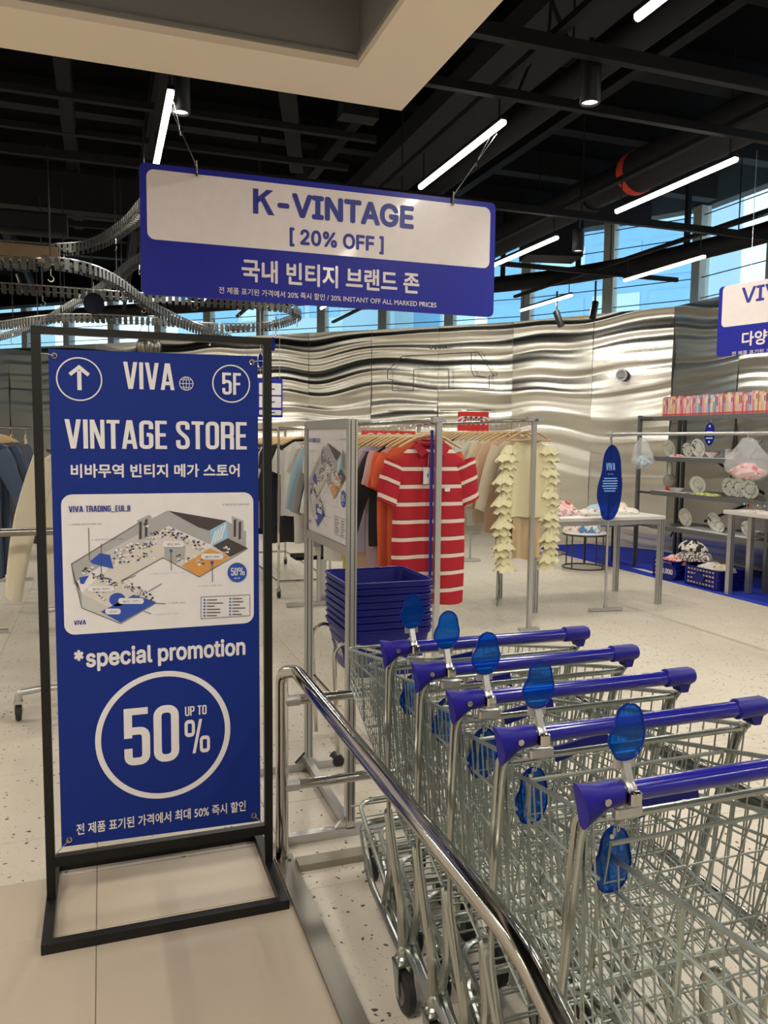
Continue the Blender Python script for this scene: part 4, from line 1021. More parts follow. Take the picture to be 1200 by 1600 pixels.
pe = Plane(c, ed, (0, 0, 1), t); pe.lines([circ(0, 0, .055, 24)], .008, m_line, 'globe_outline', closed=True, d=.002)
pe.lines([[(-.055, 0), (.055, 0)], [(0, -.055), (0, .055)], [(-.045, .03), (.045, .03)], [(-.045, -.03), (.045, -.03)], [(.028*math.cos(a), .055*math.sin(a)) for a in [i*PI/8 for i in range(17)]]], .006, m_line, 'globe_grid', d=.002)

# ================================================================== CLOTHES
def garment(name, label, cat, x, y, m, ztop=1.48, L=.62, sw=.205, bw=.235, sleeve='short', sl=None, rz=0, seed=0, group=None, depth=.05, neck=.075, flare=0, slope=.075, lean=.42, nfold=5, vneck=False):
    """a garment hanging on its hanger, front towards -y; built as a closed, folded shell with sleeves"""
    R = random.Random(seed); t = thing(name, label, cat, (x, y, ztop-L), group)
    mb = MB(); mb.uv = []; n = 28; rows = []
    lv = [0, .012, .035, slope, slope+.05, slope+.12]+[slope+.12+(L-slope-.12)*i/9 for i in range(1, 10)]
    ph = R.uniform(0, 6)
    for d in lv:
        if d <= slope: hw = lerp(neck, sw, (d/slope)**.85)
        elif d < slope+.12: hw = lerp(sw, bw*.97, (d-slope)/.12)
        else: hw = bw+(flare*(d/L))
        dp = depth*(.35+.65*min(1, d/.16))
        f = min(1, d/(L*.55)); ring = []
        for i in range(n):
            a = 2*PI*i/n; ca, sa = math.cos(a), math.sin(a)
            fold = .30*f*math.sin(nfold*ca*1.6+ph+d*1.3)+.14*f*math.sin(nfold*2.3*ca+ph*2)
            ring.append((x+hw*math.copysign(abs(ca)**.8, ca)*(1+.015*math.sin(9*d+ph)), y+dp*sa*.5*(1+.0)+dp*fold*.55, ztop-d+(.006*math.sin(4*a+ph) if d == lv[-1] else 0)-(.03*(1-abs(ca)) if d < .013 and sa < 0 else 0)))
            mb.uv.append((ca, ztop-d))
        rows.append(ring)
    mb.rings(rows, cap=False)
    m2 = []
    if sleeve:
        sl_ = sl or (.24 if sleeve == 'short' else .58)
        for s in (-1, 1):
            rr = []
            for k in range(7):
                q = k/6; px = s*(sw-.015+sl_*lean*q*(1.0-.25*q)); pz = ztop-slope*.55-.055-sl_*(1-lean*.35)*q*(.75+.25*q)
                r = lerp(.082, .070 if sleeve == 'short' else .045, q); ring = []
                for i in range(12):
                    a = 2*PI*i/12; wv = 1+.10*math.sin(3*a+ph+5*q)
                    ring.append((x+px+r*math.cos(a)*wv*.92, y+depth*.45*math.sin(a)*wv, pz+r*.42*math.cos(a)*s*.9)); mb.uv.append((math.cos(a), -(q*sl_+.05)))
                rr.append(ring)
            mb.rings(rr, cap=False)
    o = mb.build('cloth_shell', m, t)
    if rz: t.rotation_euler.z = rz
    return t
hang0 = None
def hanger(x, y, ztop, rail, rz=0, group='wooden clothes hangers', label='pale wooden clothes hanger with a wire hook on a clothes rail'):
    global hang0
    if hang0 is None:
        t = thing('clothes_hanger', label, 'hanger', (0, 0, 0), group)
        mb = MB(); mb.tube([(-.20, 0, -.075), (-.17, 0, -.058), (-.09, 0, -.016), (0, 0, .0), (.09, 0, -.016), (.17, 0, -.058), (.20, 0, -.075)], [.006, .009, .009, .010, .009, .009, .006], 6); mb.build('hanger_bar', m_wood, t)
        mb = MB(); mb.tube([(0, 0, 0), (0, 0, .05)]+[(0, .017*math.cos(a), .078+.017*math.sin(a)) for a in [-PI/2+.2+i*PI/5 for i in range(7)]], .0018, 5); mb.build('hook', m_chrome, t)
        hang0 = t; o = t
    else: o = dup(hang0)
    o.location = (x, y, rail-.085); o.rotation_euler.z = rz; o['label'] = label; o['group'] = group
    return o
# ---- rack 1 (near): rail runs away from the red striped shirt
def post(x, y, h, m, t, w_=.030):
    mb = MB(); mb.sq((x, y, .0), (x, y, h), w_, w_); return mb.build('post', m, t, smooth=False)
RZ1 = 1.615
r1 = thing('clothes_rack', 'grey steel clothes rack whose front post stands before the red striped shirt', 'clothes rack', (1.825, 5.3, 0))
post(1.845, 4.27, RZ1+.01, m_alu, r1, .034); post(1.825, 6.9, RZ1+.01, m_alu, r1)
mb = MB(); mb.tube([(1.825, 4.25, RZ1), (1.825, 6.92, RZ1)], .014, 10); mb.build('rail', m_chrome, r1)
for y in (4.27, 6.9):
    mb = MB(); mb.sq((1.53, y, .02), (2.12, y, .02), .04, .035); mb.build('foot', m_alu, r1, smooth=False)
    mb = MB(); mb.sq((1.80, y, RZ1+.005), (1.88, y, RZ1+.005), .045, .03); mb.build('rail_joint', m_alu, r1, smooth=False)
RZ2 = 1.665
r2 = thing('clothes_rack', 'grey steel clothes rack holding the cream ruffled blouse', 'clothes rack', (3.18, 6.4, 0))
post(3.185, 5.50, RZ2+.01, m_alu, r2, .034); post(3.185, 7.9, RZ2+.01, m_alu, r2)
mb = MB(); mb.tube([(3.185, 5.46, RZ2), (3.185, 7.92, RZ2)], .014, 10); mb.build('rail', m_chrome, r2)
for y in (5.50, 7.9):
    mb = MB(); mb.sq((3.10, y, .01), (3.27, y, .01), .05, .02); mb.build('foot', m_alu, r2, smooth=False)
    mb = MB(); mb.sq((3.12, y, RZ2+.01), (3.26, y, RZ2+.01), .05, .032); mb.build('rail_joint', m_alu, r2, smooth=False)
# red striped polo
sh = garment('striped_polo_shirt', 'red polo shirt with thin white stripes at the near end of the rack', 'shirt', 1.835, 4.37, m_stripe, 1.485, .97, .225, .236, 'short', .27, 0, 3, None, .07, .080, .0, .105, .26, 3)
c_red = cloth('red', (.38, .005, .016))
def collar(t, x, y, z, m):
    for s in (-1, 1):
        mb = MB(); mb.poly([(x+s*.085, y-.030, z+.002), (x+s*.03, y-.048, z-.055), (x+s*.075, y-.050, z-.082), (x+s*.115, y-.036, z-.022)], (0, .004, 0)); mb.build('collar_wing', m, t, smooth=False)
    mb = MB(); mb.tube([(x+.085*math.cos(a), y+.030*math.sin(a), z+.004+.01*math.sin(a)) for a in [i*PI/8 for i in range(17)]], .011, 6); mb.build('collar_band', m, t)
collar(sh, 1.835, 4.37, 1.485, c_red)
mb = MB(); mb.poly([(1.805, 4.331, 1.43), (1.845, 4.331, 1.43), (1.845, 4.331, 1.29), (1.805, 4.331, 1.29)], (0, .004, 0)); mb.build('placket', c_red, sh, smooth=False)
for z in (1.41, 1.36, 1.31): mb = MB(); mb.cyl((1.826, 4.329, z), (1.826, 4.326, z), .006, 10); mb.build('button', m_print, sh)
mb = MB(); mb.poly([(1.93+.018*math.cos(a), 4.322, 1.21+.018*math.sin(a)*(1+.4*math.cos(2*a))) for a in [i*PI/5 for i in range(10)]], (0, .003, 0)); mb.build('chest_emblem', m_print, sh, smooth=False)
pt = thing('price_tag', 'white paper price tag hanging on the red striped polo shirt', 'price tag', (1.79, 4.318, 1.27))
mb = MB(); mb.box(1.772, 1.828, 4.316, 4.318, 1.245, 1.342); mb.build('card', m_print, pt, smooth=False)
pq = Plane((1.80, 4.316, 1.29), (1, 0, 0), (0, 0, 1), pt); pq.lines([[(0, -.006), (0, .016)]], .007, m_line, 'printed_mark', d=.001)
mb = MB(); mb.tube([(1.80, 4.317, 1.342), (1.81, 4.325, 1.42)], .0012, 4); mb.build('string', m_print, pt)
hanger(1.835, 4.37, 1.485, RZ1)
# garments behind it
C_ = dict(orange=(.62, .10, .03), pink=(.55, .33, .33), mauve=(.36, .27, .30), mauve2=(.30, .23, .27), yellow=(.60, .50, .07), green=(.03, .10, .06), black=(.010, .010, .012), tan=(.42, .28, .18), navy=(.012, .02, .06), white=(.62, .60, .56), cream=(.60, .54, .38), peach=(.56, .37, .25), beige=(.50, .42, .32), grey=(.28, .28, .28), lilac=(.40, .34, .46), pale_green=(.45, .50, .38), red=(.50, .03, .03), denim=(.05, .08, .14), brown=(.12, .07, .05), sky=(.30, .42, .52), yellow_pale=(.62, .58, .30))
seq1 = ['orange', 'orange', 'pink', 'black', 'mauve', 'mauve2', 'lilac', 'tan', 'yellow', 'yellow', 'green', 'green', 'yellow_pale', 'black', 'tan', 'white', 'black', 'cream', 'grey', 'white', 'sky', 'black', 'beige', 'white']
WORDS = dict(orange='orange', pink='pale pink', mauve='dusty mauve', mauve2='grey mauve', yellow='bright yellow', green='dark green', black='black', tan='tan', navy='navy', white='white', cream='cream', peach='peach', beige='beige', grey='grey', lilac='lilac', pale_green='pale green', red='red', denim='dark denim', brown='brown', sky='pale blue', yellow_pale='pale yellow')
from collections import Counter
def hang_row(seq, x, y0, dy, rail, place, group, zt=-.115, Ls=(.62, .80), long_=(), seed=0, sw=.20):
    R = random.Random(seed); cnt = Counter(seq); seen = Counter(); ordw = ['front', 'second', 'third', 'fourth', 'fifth', 'sixth', 'seventh', 'eighth', 'ninth']
    for k, cn in enumerate(seq):
        seen[cn] += 1; w_ = WORDS[cn]
        lab = '%s garment hanging %s' % (w_, place) if cnt[cn] == 1 else '%s of the %s garments hanging %s' % (ordw[min(8, seen[cn]-1)], w_, place)
        L = R.uniform(*Ls); rz = R.uniform(-.10, .10); y = y0+dy*k; sl = 'long' if (k in long_ or R.random() < .22) else 'short'
        garment('hanging_garment', lab, 'garment', x+R.uniform(-.015, .015), y, cloth(cn, C_[cn]), rail+zt+R.uniform(-.012, .012), L, sw+R.uniform(-.015, .015), .225+R.uniform(-.02, .02), sl, None, rz, k*13+seed, group, .045)
        hanger(x, y, 0, rail, rz, label='wooden hanger of '+lab.replace('garment hanging', 'garment').replace('garments hanging', 'garments').replace('on the wheeled rack behind', 'on the rack behind'))
hang_row(seq1, 1.825, 4.47, .10, RZ1, 'behind the red striped shirt', 'garments behind the red striped shirt', seed=11, Ls=(.66, 1.0))
# blue patterned strap hanging by the front post
mb = MB(); mb.box(1.808, 1.826, 4.300, 4.303, .62, 1.56); stp = mb.build('strap', mat('strap_blue', (.03, .03, .30), .5), smooth=False); tag(stp, 'narrow blue printed strap hanging beside the front post before the red shirt', 'strap')
# ---- cream ruffled blouse and the row behind it
c_ruf = cloth('cream_ruffle', (.72, .67, .42))
bl = garment('ruffled_blouse', 'cream blouse with rows of ruffles down both sleeves, at the rack end', 'blouse', 3.20, 5.60, c_ruf, 1.50, .60, .17, .165, None, None, 0, 5, None, .06, .10, .03, .06)
for s in (-1, 1):
    for k in range(17):
        q = k/16; cx = 3.20+s*(.170+.045*math.sin(q*2.4)+.014*math.sin(k*1.9)); z = 1.47-.058*k; rw = .080+.016*math.sin(k*2.1+s)
        mb = MB(); R_ = []
        for j in range(4):
            zz = z-.024*j; r = rw*(.50+.18*j); R_.append([(cx+r*math.cos(a)*(1+.17*(j/3)*math.sin(9*a+k*1.7)), 5.60+r*.55*math.sin(a)*(1+.16*(j/3)*math.cos(8*a+k)), zz+.012*(j/3)*math.sin(7*a+k*2)) for a in [2*PI*i/28 for i in range(28)]])
        mb.rings(R_, cap=False); mb.build('ruffle', c_ruf, bl)
mb = MB(); mb.grid(lambda u, v: (3.07+.27*u+.004*math.sin(30*u), 5.60+.02*math.sin(20*u)*v, .92-.36*v+.01*math.sin(9*u)), 24, 8); mb.build('skirt_panel', cloth('peach2', (.60, .46, .28)), bl)
mb = MB(); mb.tube([(3.02, 5.575, 1.505), (3.38, 5.575, 1.51)], .010, 8); mb.build('waist_clip_bar', m_wood, bl)
hanger(3.20, 5.60, 1.5, RZ2)
seq2 = ['beige', 'peach', 'peach', 'cream', 'beige', 'white', 'white', 'cream', 'white', 'white', 'navy', 'white', 'pale_green', 'white', 'cream', 'white', 'black', 'white', 'pale_green', 'grey', 'white']
hang_row(seq2, 3.185, 5.74, .10, RZ2, 'behind the cream ruffled blouse', 'garments behind the cream ruffled blouse', seed=23, Ls=(.62, .95), long_=(0, 1, 2, 5))
mb = MB(); mb.tube([(3.02, 5.72, .60), (3.01, 5.71, .45), (3.02, 5.70, .32), (3.0, 5.70, .16)], .003, 5); tag(mb.build('drawstring', m_dark), 'thin dark cord trailing below the pale garments by the ruffled blouse', 'cord')
# ---- rack 0, black and white garments behind the poster frame
RZ0 = 1.60
r0 = thing('clothes_rack', 'chrome wheeled clothes rack with black garments, seen left of the poster frame', 'clothes rack', (1.80, 8.2, 0))
for x, y in ((1.55, 7.32), (2.05, 7.32), (1.55, 9.3), (2.05, 9.3)):
    mb = MB(); mb.tube([(x, y, .09), (x, y, RZ0 if y < 7.4 else RZ0)], .012, 8); mb.build('upright', m_chrome, r0)
    mb = MB(); mb.lathe([(.008, -.014), (.035, -.013), (.038, 0), (.035, .013), (.008, .014)], (x, y, .04), 14, 'x'); mb.build('wheel', m_rubber, r0)
    mb = MB(); mb.box(x-.02, x+.02, y-.02, y+.02, .06, .095); mb.build('wheel_fork', m_alu, r0, smooth=False)
for y in (7.32, 9.3):
    for z in (RZ0, .16):
        mb = MB(); mb.tube([(1.55, y, z), (2.05, y, z)], .012, 8); mb.build('cross_tube', m_chrome, r0)
mb = MB(); mb.tube([(1.80, 7.32, RZ0), (1.80, 9.3, RZ0)], .013, 8); mb.build('rail', m_chrome, r0)
for x in (1.55, 2.05):
    mb = MB(); mb.tube([(x, 7.32, .16), (x, 9.3, .16)], .012, 8); mb.build('base_tube', m_chrome, r0)
hang_row(['white', 'black', 'black', 'navy', 'black', 'grey', 'white', 'black', 'black', 'white', 'black', 'navy', 'black', 'grey', 'white', 'black'], 1.80, 7.42, .115, RZ0, 'on the wheeled rack behind the poster frame', 'garments on the wheeled rack behind the poster frame', seed=31, Ls=(.7, 1.05))
# shoes box shelf under it
mb = MB(); mb.box(1.62, 2.15, 6.9, 7.15, .42, .45); sbx = mb.build('low_shelf_board', m_blackp, smooth=False)
tag(sbx, 'low black board under the dark garments behind the poster frame', 'board')
mb = MB(); mb.sq((1.9, 7.02, 0), (1.9, 7.02, .42), .05, .05); mb.build('board_leg', m_alu, sbx, smooth=False)
# ---- pink and red garments just right of the banner stand
r3 = thing('clothes_rack', 'grey clothes rack with pink and red garments glimpsed behind the banner edge', 'clothes rack', (1.30, 9.0, 0))
post(1.10, 8.3, 1.56, m_alu, r3); post(1.10, 10.0, 1.56, m_alu, r3)
mb = MB(); mb.tube([(1.10, 8.28, 1.55), (1.10, 10.02, 1.55)], .012, 8); mb.build('rail', m_chrome, r3)
for y in (8.3, 10.0): mb = MB(); mb.sq((.85, y, .015), (1.35, y, .015), .04, .03); mb.build('foot', m_alu, r3, smooth=False)
hang_row(['pink', 'red', 'pink', 'brown', 'white', 'red', 'tan', 'pink', 'white', 'black'], 1.36, 8.36, .14, 1.55, 'right behind the banner stand', 'garments glimpsed behind the banner stand', seed=41, Ls=(.8, 1.0))
# ---- left wheeled rack with the cream sweatshirt
r4 = thing('clothes_rack', 'wheeled steel-tube rack at the left edge, behind the banner stand', 'clothes rack', (-.05, 5.2, 0))
for x, y in ((-.44, 4.50), (.42, 4.50), (-.44, 6.6), (.42, 6.6)):
    mb = MB(); mb.tube(fillet([(x, y, .10), (x, y, .155), (x+.10*(1 if x < 0 else -1), y, .165)], .03, 4), .020, 10); mb.build('corner_elbow', m_alu, r4)
    mb = MB(); mb.lathe([(.008, -.014), (.042, -.013), (.046, 0), (.042, .013), (.008, .014)], (x, y, .048), 16, 'x'); mb.build('wheel', m_rubber, r4)
    mb = MB(); mb.poly([(x-.02, y-.02, .10), (x-.02, y+.02, .10), (x-.02, y+.012, .04), (x-.02, y-.012, .04)], (.003, 0, 0)); mb.poly([(x+.02, y-.02, .10), (x+.02, y+.02, .10), (x+.02, y+.012, .04), (x+.02, y-.012, .04)], (-.003, 0, 0)); mb.box(x-.022, x+.022, y-.022, y+.022, .095, .11); mb.build('wheel_fork', m_alu, r4, smooth=False)
for y in (4.50, 6.6):
    mb = MB(); mb.tube([(-.36, y, .165), (.34, y, .165)], .016, 10); mb.build('base_tube', m_alu, r4)
    mb = MB(); mb.tube([(-.01, y, .165), (-.01, y, 1.60)], .015, 10); mb.build('upright', m_alu, r4)
mb = MB(); mb.tube([(-.01, 4.5, .165), (-.01, 6.6, .165)], .016, 10); mb.build('base_tube', m_alu, r4)
mb = MB(); mb.tube([(-.01, 4.48, 1.60), (-.01, 6.62, 1.60)], .014, 10); mb.build('rail', m_alu, r4)
mb = MB(); mb.tube([(-2.2, 4.40, 1.010), (.30, 4.40, 1.018)], .021, 12); gr_ = tag(mb.build('guard_rail', m_steel), 'horizontal steel tube crossing before the cream sweatshirt at the left edge', 'rail')
for x in (-2.15, .25):
    mb = MB(); mb.tube([(x, 4.40, 0), (x, 4.40, 1.012)], .018, 10); mb.build('rail_post', m_steel, gr_)
garment('sweatshirt', 'long cream sweatshirt with dark collar hanging at the left edge', 'sweatshirt', -.03, 4.66, cloth('creamsweat', (.66, .60, .46)), 1.49, .70, .26, .285, 'long', .84, 0, 8, None, .10, .09, .0, .11, .30)
hanger(0, 4.66, 0, 1.60)
mb = MB(); mb.tube([(.0+.095*math.cos(a), 4.66+.035*math.sin(a), 1.492) for a in [2*PI*i/20 for i in range(20)]], .012, 6, closed=True); tag(mb.build('dark_collar', cloth('navy', C_['navy'])), 'navy knitted collar on the cream sweatshirt', 'collar')
hang_row(['grey', 'brown', 'denim', 'white', 'denim', 'grey', 'black', 'denim', 'cream', 'brown', 'tan'], -.02, 4.80, .15, 1.60, 'behind the cream sweatshirt', 'garments behind the cream sweatshirt', seed=51, Ls=(.85, 1.0), sw=.23, long_=(0, 1, 2))
# ---- jeans and coats at the far left
r5 = thing('clothes_rack', 'clothes rack with dark denim at the far left edge', 'clothes rack', (-1.0, 7.5, 0))
post(-1.0, 6.6, 1.60, m_alu, r5); post(-1.0, 9.0, 1.60, m_alu, r5)
mb = MB(); mb.tube([(-1.0, 6.58, 1.60), (-1.0, 9.02, 1.60)], .013, 8); mb.build('rail', m_chrome, r5)
for y in (6.6, 9.0): mb = MB(); mb.sq((-1.3, y, .015), (-.7, y, .015), .04, .03); mb.build('foot', m_alu, r5, smooth=False)
hang_row(['denim', 'denim', 'black', 'denim', 'black', 'denim', 'grey', 'denim', 'brown', 'denim', 'black', 'navy', 'denim', 'brown'], -.98, 6.70, .16, 1.60, 'at the far left edge', 'dark garments at the far left edge', seed=61, Ls=(.95, 1.2), sw=.24, long_=(0, 2, 3, 5))
r6 = thing('clothes_rack', 'long far clothes rack of pale and brown garments at the left', 'clothes rack', (-.7, 10, 0))
post(-1.6, 10.6, 1.60, m_alu, r6); post(.9, 10.6, 1.60, m_alu, r6)
mb = MB(); mb.tube([(-1.62, 10.6, 1.60), (.92, 10.6, 1.60)], .013, 8); mb.build('rail', m_chrome, r6)
for x in (-1.6, .9): mb = MB(); mb.sq((x, 10.3, .015), (x, 10.9, .015), .04, .03); mb.build('foot', m_alu, r6, smooth=False)
for k, cn in enumerate(['tan', 'cream', 'brown', 'tan', 'cream', 'brown', 'beige', 'tan', 'brown', 'cream', 'beige', 'tan', 'brown', 'cream']):
    garment('hanging_garment', 'side-on garment on the far long rack at the left', 'garment', -1.5+.16*k, 10.6, cloth(cn, C_[cn]), 1.48, .8, .2, .22, None, None, PI/2+.1, k, 'garments on the far long rack', .05)
    hanger(-1.5+.16*k, 10.6, 0, 1.60, PI/2)

# red sale boards standing beyond the racks
for (x, y, w_, lb) in ((4.35, 9.0, .42, 'red sale board with white lettering behind the row of pale garments'), (2.95, 8.2, .62, 'low wide red sale board behind the yellow and mauve garments')):
    t = thing('sale_board', lb, 'sign', (x, y, 0))
    z0, z1 = (1.62, 1.86) if w_ < .5 else (1.50, 1.60)
    mb = MB(); mb.box(x-w_/2, x+w_/2, y-.01, y, z0, z1); mb.build('board', m_red, t, smooth=False)
    mb = MB(); mb.cyl((x, y+.012, 0), (x, y+.012, z0+.05), .012, 8); mb.build('stand_pole', m_alu, t)
    mb = MB(); mb.lathe([(.14, 0), (.14, .012), (.02, .02)], (x, y+.012, 0), 20); mb.build('stand_base', m_alu, t)
    q = Plane((x, y-.01, (z0+z1)/2), (1, 0, 0), (0, 0, 1), t); hh = (z1-z0)*.30
    for k in range(5): q.lines([arc(-w_*.34+w_*.17*k, -hh*.8, hh*1.5, .15, PI-.15, 8)], hh*.32, m_print, 'white_swirl', d=.002)
# dark upright panels with glossy globe ball above the banner (disco-like steel ball lamp)
t = thing('steel_ball_lamp', 'ribbed steel ball hanging just above the top of the blue banner', 'ball lamp', (.39, 7.0, 2.2))
mb = MB(); mb.lathe([(.002, -.10), (.05, -.086), (.086, -.05), (.10, 0), (.086, .05), (.05, .086), (.012, .10)], (.39, 7.0, 2.25), 22); mb.build('ball', m_steel, t)
for i in range(8):
    a = i*PI/8; mb = MB(); mb.tube([(.39+.102*math.cos(b)*math.cos(a), 7.0+.102*math.cos(b)*math.sin(a), 2.25+.102*math.sin(b)) for b in [k*2*PI/24 for k in range(24)]], .0025, 4, closed=True); mb.build('rib_wire', m_dark, t)
mb = MB(); mb.cyl((.39, 7.0, 2.35), (.39, 7.0, 3.50), .004, 6); mb.build('cord', m_black, t)

# ================================================================== CHAIN CONVEYOR
def smooth(P, k=6):
    P = [Vector(p) for p in P]; out = []
    for i in range(len(P)-1):
        p0 = P[max(0, i-1)]; p1 = P[i]; p2 = P[i+1]; p3 = P[min(len(P)-1, i+2)]
        for j in range(k):
            t = j/k; out.append(.5*((2*p1)+(p2-p0)*t+(2*p0-5*p1+4*p2-p3)*t*t+(3*p1-p0-3*p2+p3)*t**3))
    out.append(P[-1]); return out
m_chain = mat('chain_metal', (.10, .10, .095), .35, .8); m_chain2 = mat('chain_plate', (.50, .49, .46), .22, .95)
cv = thing('chain_conveyor', 'overhead silver chain conveyor looping at the upper left above the banner stand', 'conveyor', (0, 7.5, 2.6))
tracks = [
 smooth([(-3.2, 7.55, 2.72), (-.77, 7.45, 2.72), (.354, 7.477, 2.72), (1.45, 7.40, 2.71), (1.75, 7.55, 2.71), (1.86, 8.06, 2.71), (1.70, 8.75, 2.71), (1.2, 9.05, 2.71), (.61, 8.84, 2.71), (-.34, 9.0, 2.71), (-1.05, 9.9, 2.71), (-2.2, 11.5, 2.71)]),
 smooth([(-3.0, 7.25, 3.0), (-.73, 7.147, 3.0), (-.25, 7.07, 3.0), (0, 6.75, 3.0), (.21, 6.07, 3.0), (.33, 5.4, 3.0), (.5, 4.9, 3.0)]),
 smooth([(-3.0, 6.3, 2.70), (-.642, 6.28, 2.70), (-.346, 6.16, 2.70), (-.10, 6.24, 2.70), (.127, 6.65, 2.70), (.42, 7.25, 2.62), (.85, 7.9, 2.55), (1.3, 8.5, 2.52)]),
 smooth([(.75, 6.2, 3.0), (.347, 7.2, 3.0), (.10, 8.33, 2.98), (-.23, 9.3, 2.92), (-.7, 10.4, 2.8), (-1.3, 11.6, 2.75)])]
for ti, T_ in enumerate(tracks):
    cum = [0]
    for a, b in zip(T_, T_[1:]): cum.append(cum[-1]+(b-a).length)
    def at_len(s):
        for i in range(len(T_)-1):
            if cum[i+1] >= s: return T_[i].lerp(T_[i+1], (s-cum[i])/max(1e-6, cum[i+1]-cum[i])), (T_[i+1]-T_[i]).normalized()
        return T_[-1], (T_[-1]-T_[-2]).normalized()
    mb = MB(); mb.tube([p+Vector((0, 0, .05)) for p in T_], .0075, 6); mb.build('guide_rail', m_chain2, cv)
    mb = MB(); mb.tube([p+Vector((0, 0, -.0)) for p in T_], .004, 5); mb.build('lower_guide_rail', m_chain2, cv)
    mb = MB(); s_ = 0
    while s_ < cum[-1]:
        p, d = at_len(s_); n_ = d.cross(Vector((0, 0, 1))).normalized()
        for q in (-1, 1):
            c0 = p+n_*.038*q
            mb.rings([[c0-d*.017+Vector((0, 0, .035)), c0+d*.017+Vector((0, 0, .035)), c0+d*.017+n_*.004*q+Vector((0, 0, .035)), c0-d*.017+n_*.004*q+Vector((0, 0, .035))],
                      [c0-d*.017-Vector((0, 0, .035)), c0+d*.017-Vector((0, 0, .035)), c0+d*.017+n_*.004*q-Vector((0, 0, .035)), c0-d*.017+n_*.004*q-Vector((0, 0, .035))]])
        mb.rings([[p-n_*.04-d*.007, p-n_*.04+d*.007, p-n_*.04+d*.007+Vector((0, 0, .01)), p-n_*.04-d*.007+Vector((0, 0, .01))], [p+n_*.04-d*.007, p+n_*.04+d*.007, p+n_*.04+d*.007+Vector((0, 0, .01)), p+n_*.04-d*.007+Vector((0, 0, .01))]])
        s_ += .056
    mb.build('chain_links', m_chain, cv, kind='stuff', smooth=False)
    s_ = .3
    while s_ < cum[-1]:
        p, d = at_len(s_); mb = MB(); mb.tube([p-Vector((0, 0, .035)), p-Vector((0, 0, .08))]+[p+d*(.020*math.sin(a))-Vector((0, 0, .10-.020*math.cos(a))) for a in [i*PI/5 for i in range(1, 8)]], .004, 5); mb.build('chain_hook', m_chain2, cv)
        mb2 = MB(); mb2.cyl(p+Vector((0, 0, .05)), p+Vector((0, 0, 3.5-p.z if int(s_*10) % 2 else .09)), .006, 5); mb2.build('support_rod', m_black, cv)
        s_ += .82
mb = MB(); mb.bbox(-1.15, -.28, 6.85, 7.05, 2.86, 2.98, .01); mb.build('drive_box', mat('brass_motor', (.34, .26, .15), .4, .8), cv)
mb = MB(); mb.bbox(-1.0, -.22, 7.0, 7.25, 3.12, 3.26, .01); mb.build('motor_cover', m_duct, cv)
mb = MB(); L = [(-.03+.07*math.cos(a), 6.5, 2.50+.075*math.sin(a)) for a in [2*PI*i/24 for i in range(24)]]; mb.tube(L, .006, 6, closed=True); mb.poly([(x, y+.002, z) for x, y, z in L], (0, .004, 0))
ct = thing('hanging_tag', 'dark blue acrylic tag hanging from the chain conveyor left of the sign', 'tag', (-.03, 6.5, 2.42)); mb.build('tag_plate', mat('acrylic_dark', (.004, .008, .03), .15, trans=.5, ior=1.3), ct)
mb = MB(); mb.tube([(-.03, 6.5, 2.575), (-.03, 6.52, 2.66)], .002, 5); mb.build('tag_cord', m_alu, ct)
for x, z, lb in ((1.517, 2.372, 'tiny blue acrylic tag hanging at the conveyor loop right of the banner top'), (1.40, 2.22, 'tiny blue acrylic tag hanging lower beside the banner frame corner')):
    ct = thing('hanging_tag', lb, 'tag', (x, 7.4, z-.06)); mb = MB(); mb.poly([(x+.022*math.cos(a)*(1-.2*math.sin(a)), 7.4, z+.065*math.sin(a)) for a in [2*PI*i/18 for i in range(18)]], (0, .004, 0)); mb.build('tag_plate', m_tagdark, ct, smooth=False)
    mb = MB(); mb.tube([(x, 7.402, z+.06), (x, 7.402, 2.70)], .002, 5); mb.build('tag_cord', m_alu, ct)

# ================================================================== DISPLAY TABLES AND THE T-RAIL
def table(name, label, x0, x1, y0, y1, h, th, legs, lw=.045, topm=m_table):
    t = thing(name, label, 'table', ((x0+x1)/2, (y0+y1)/2, 0))
    mb = MB(); mb.bbox(x0, x1, y0, y1, h-th, h, .004); mb.build('table_top', topm, t)
    for (x, y) in legs:
        mb = MB(); mb.sq((x, y, .0), (x, y, h-th), lw, lw); mb.build('leg', m_alu, t, smooth=False)
        for sx in (-.011, .011): mb = MB(); mb.box(x+sx-.0025, x+sx+.0025, y-lw/2-.001, y-lw/2+.001, .01, h-th); mb.build('slot', m_dark, t, smooth=False)
    for a, b in ((legs[0], legs[1]), (legs[2], legs[3])):
        mb = MB(); mb.sq((a[0], a[1], h-th-.02), (b[0], b[1], h-th-.02), .03, .035); mb.build('apron', m_alu, t, smooth=False)
    return t
tb = table('display_table', 'pale display table beside the cream ruffled blouse', 3.50, 4.90, 6.03, 6.75, .83, .035, ((3.56, 6.06), (4.872, 6.06), (3.56, 6.72), (4.872, 6.72)))
tb2 = table('display_table', 'pale display table on the blue carpet at the right edge, holding small jewellery', 5.80, 6.16, 4.7, 6.30, .845, .04, ((5.86, 6.24), (6.11, 6.24), (5.86, 4.76), (6.11, 4.76)), .05)
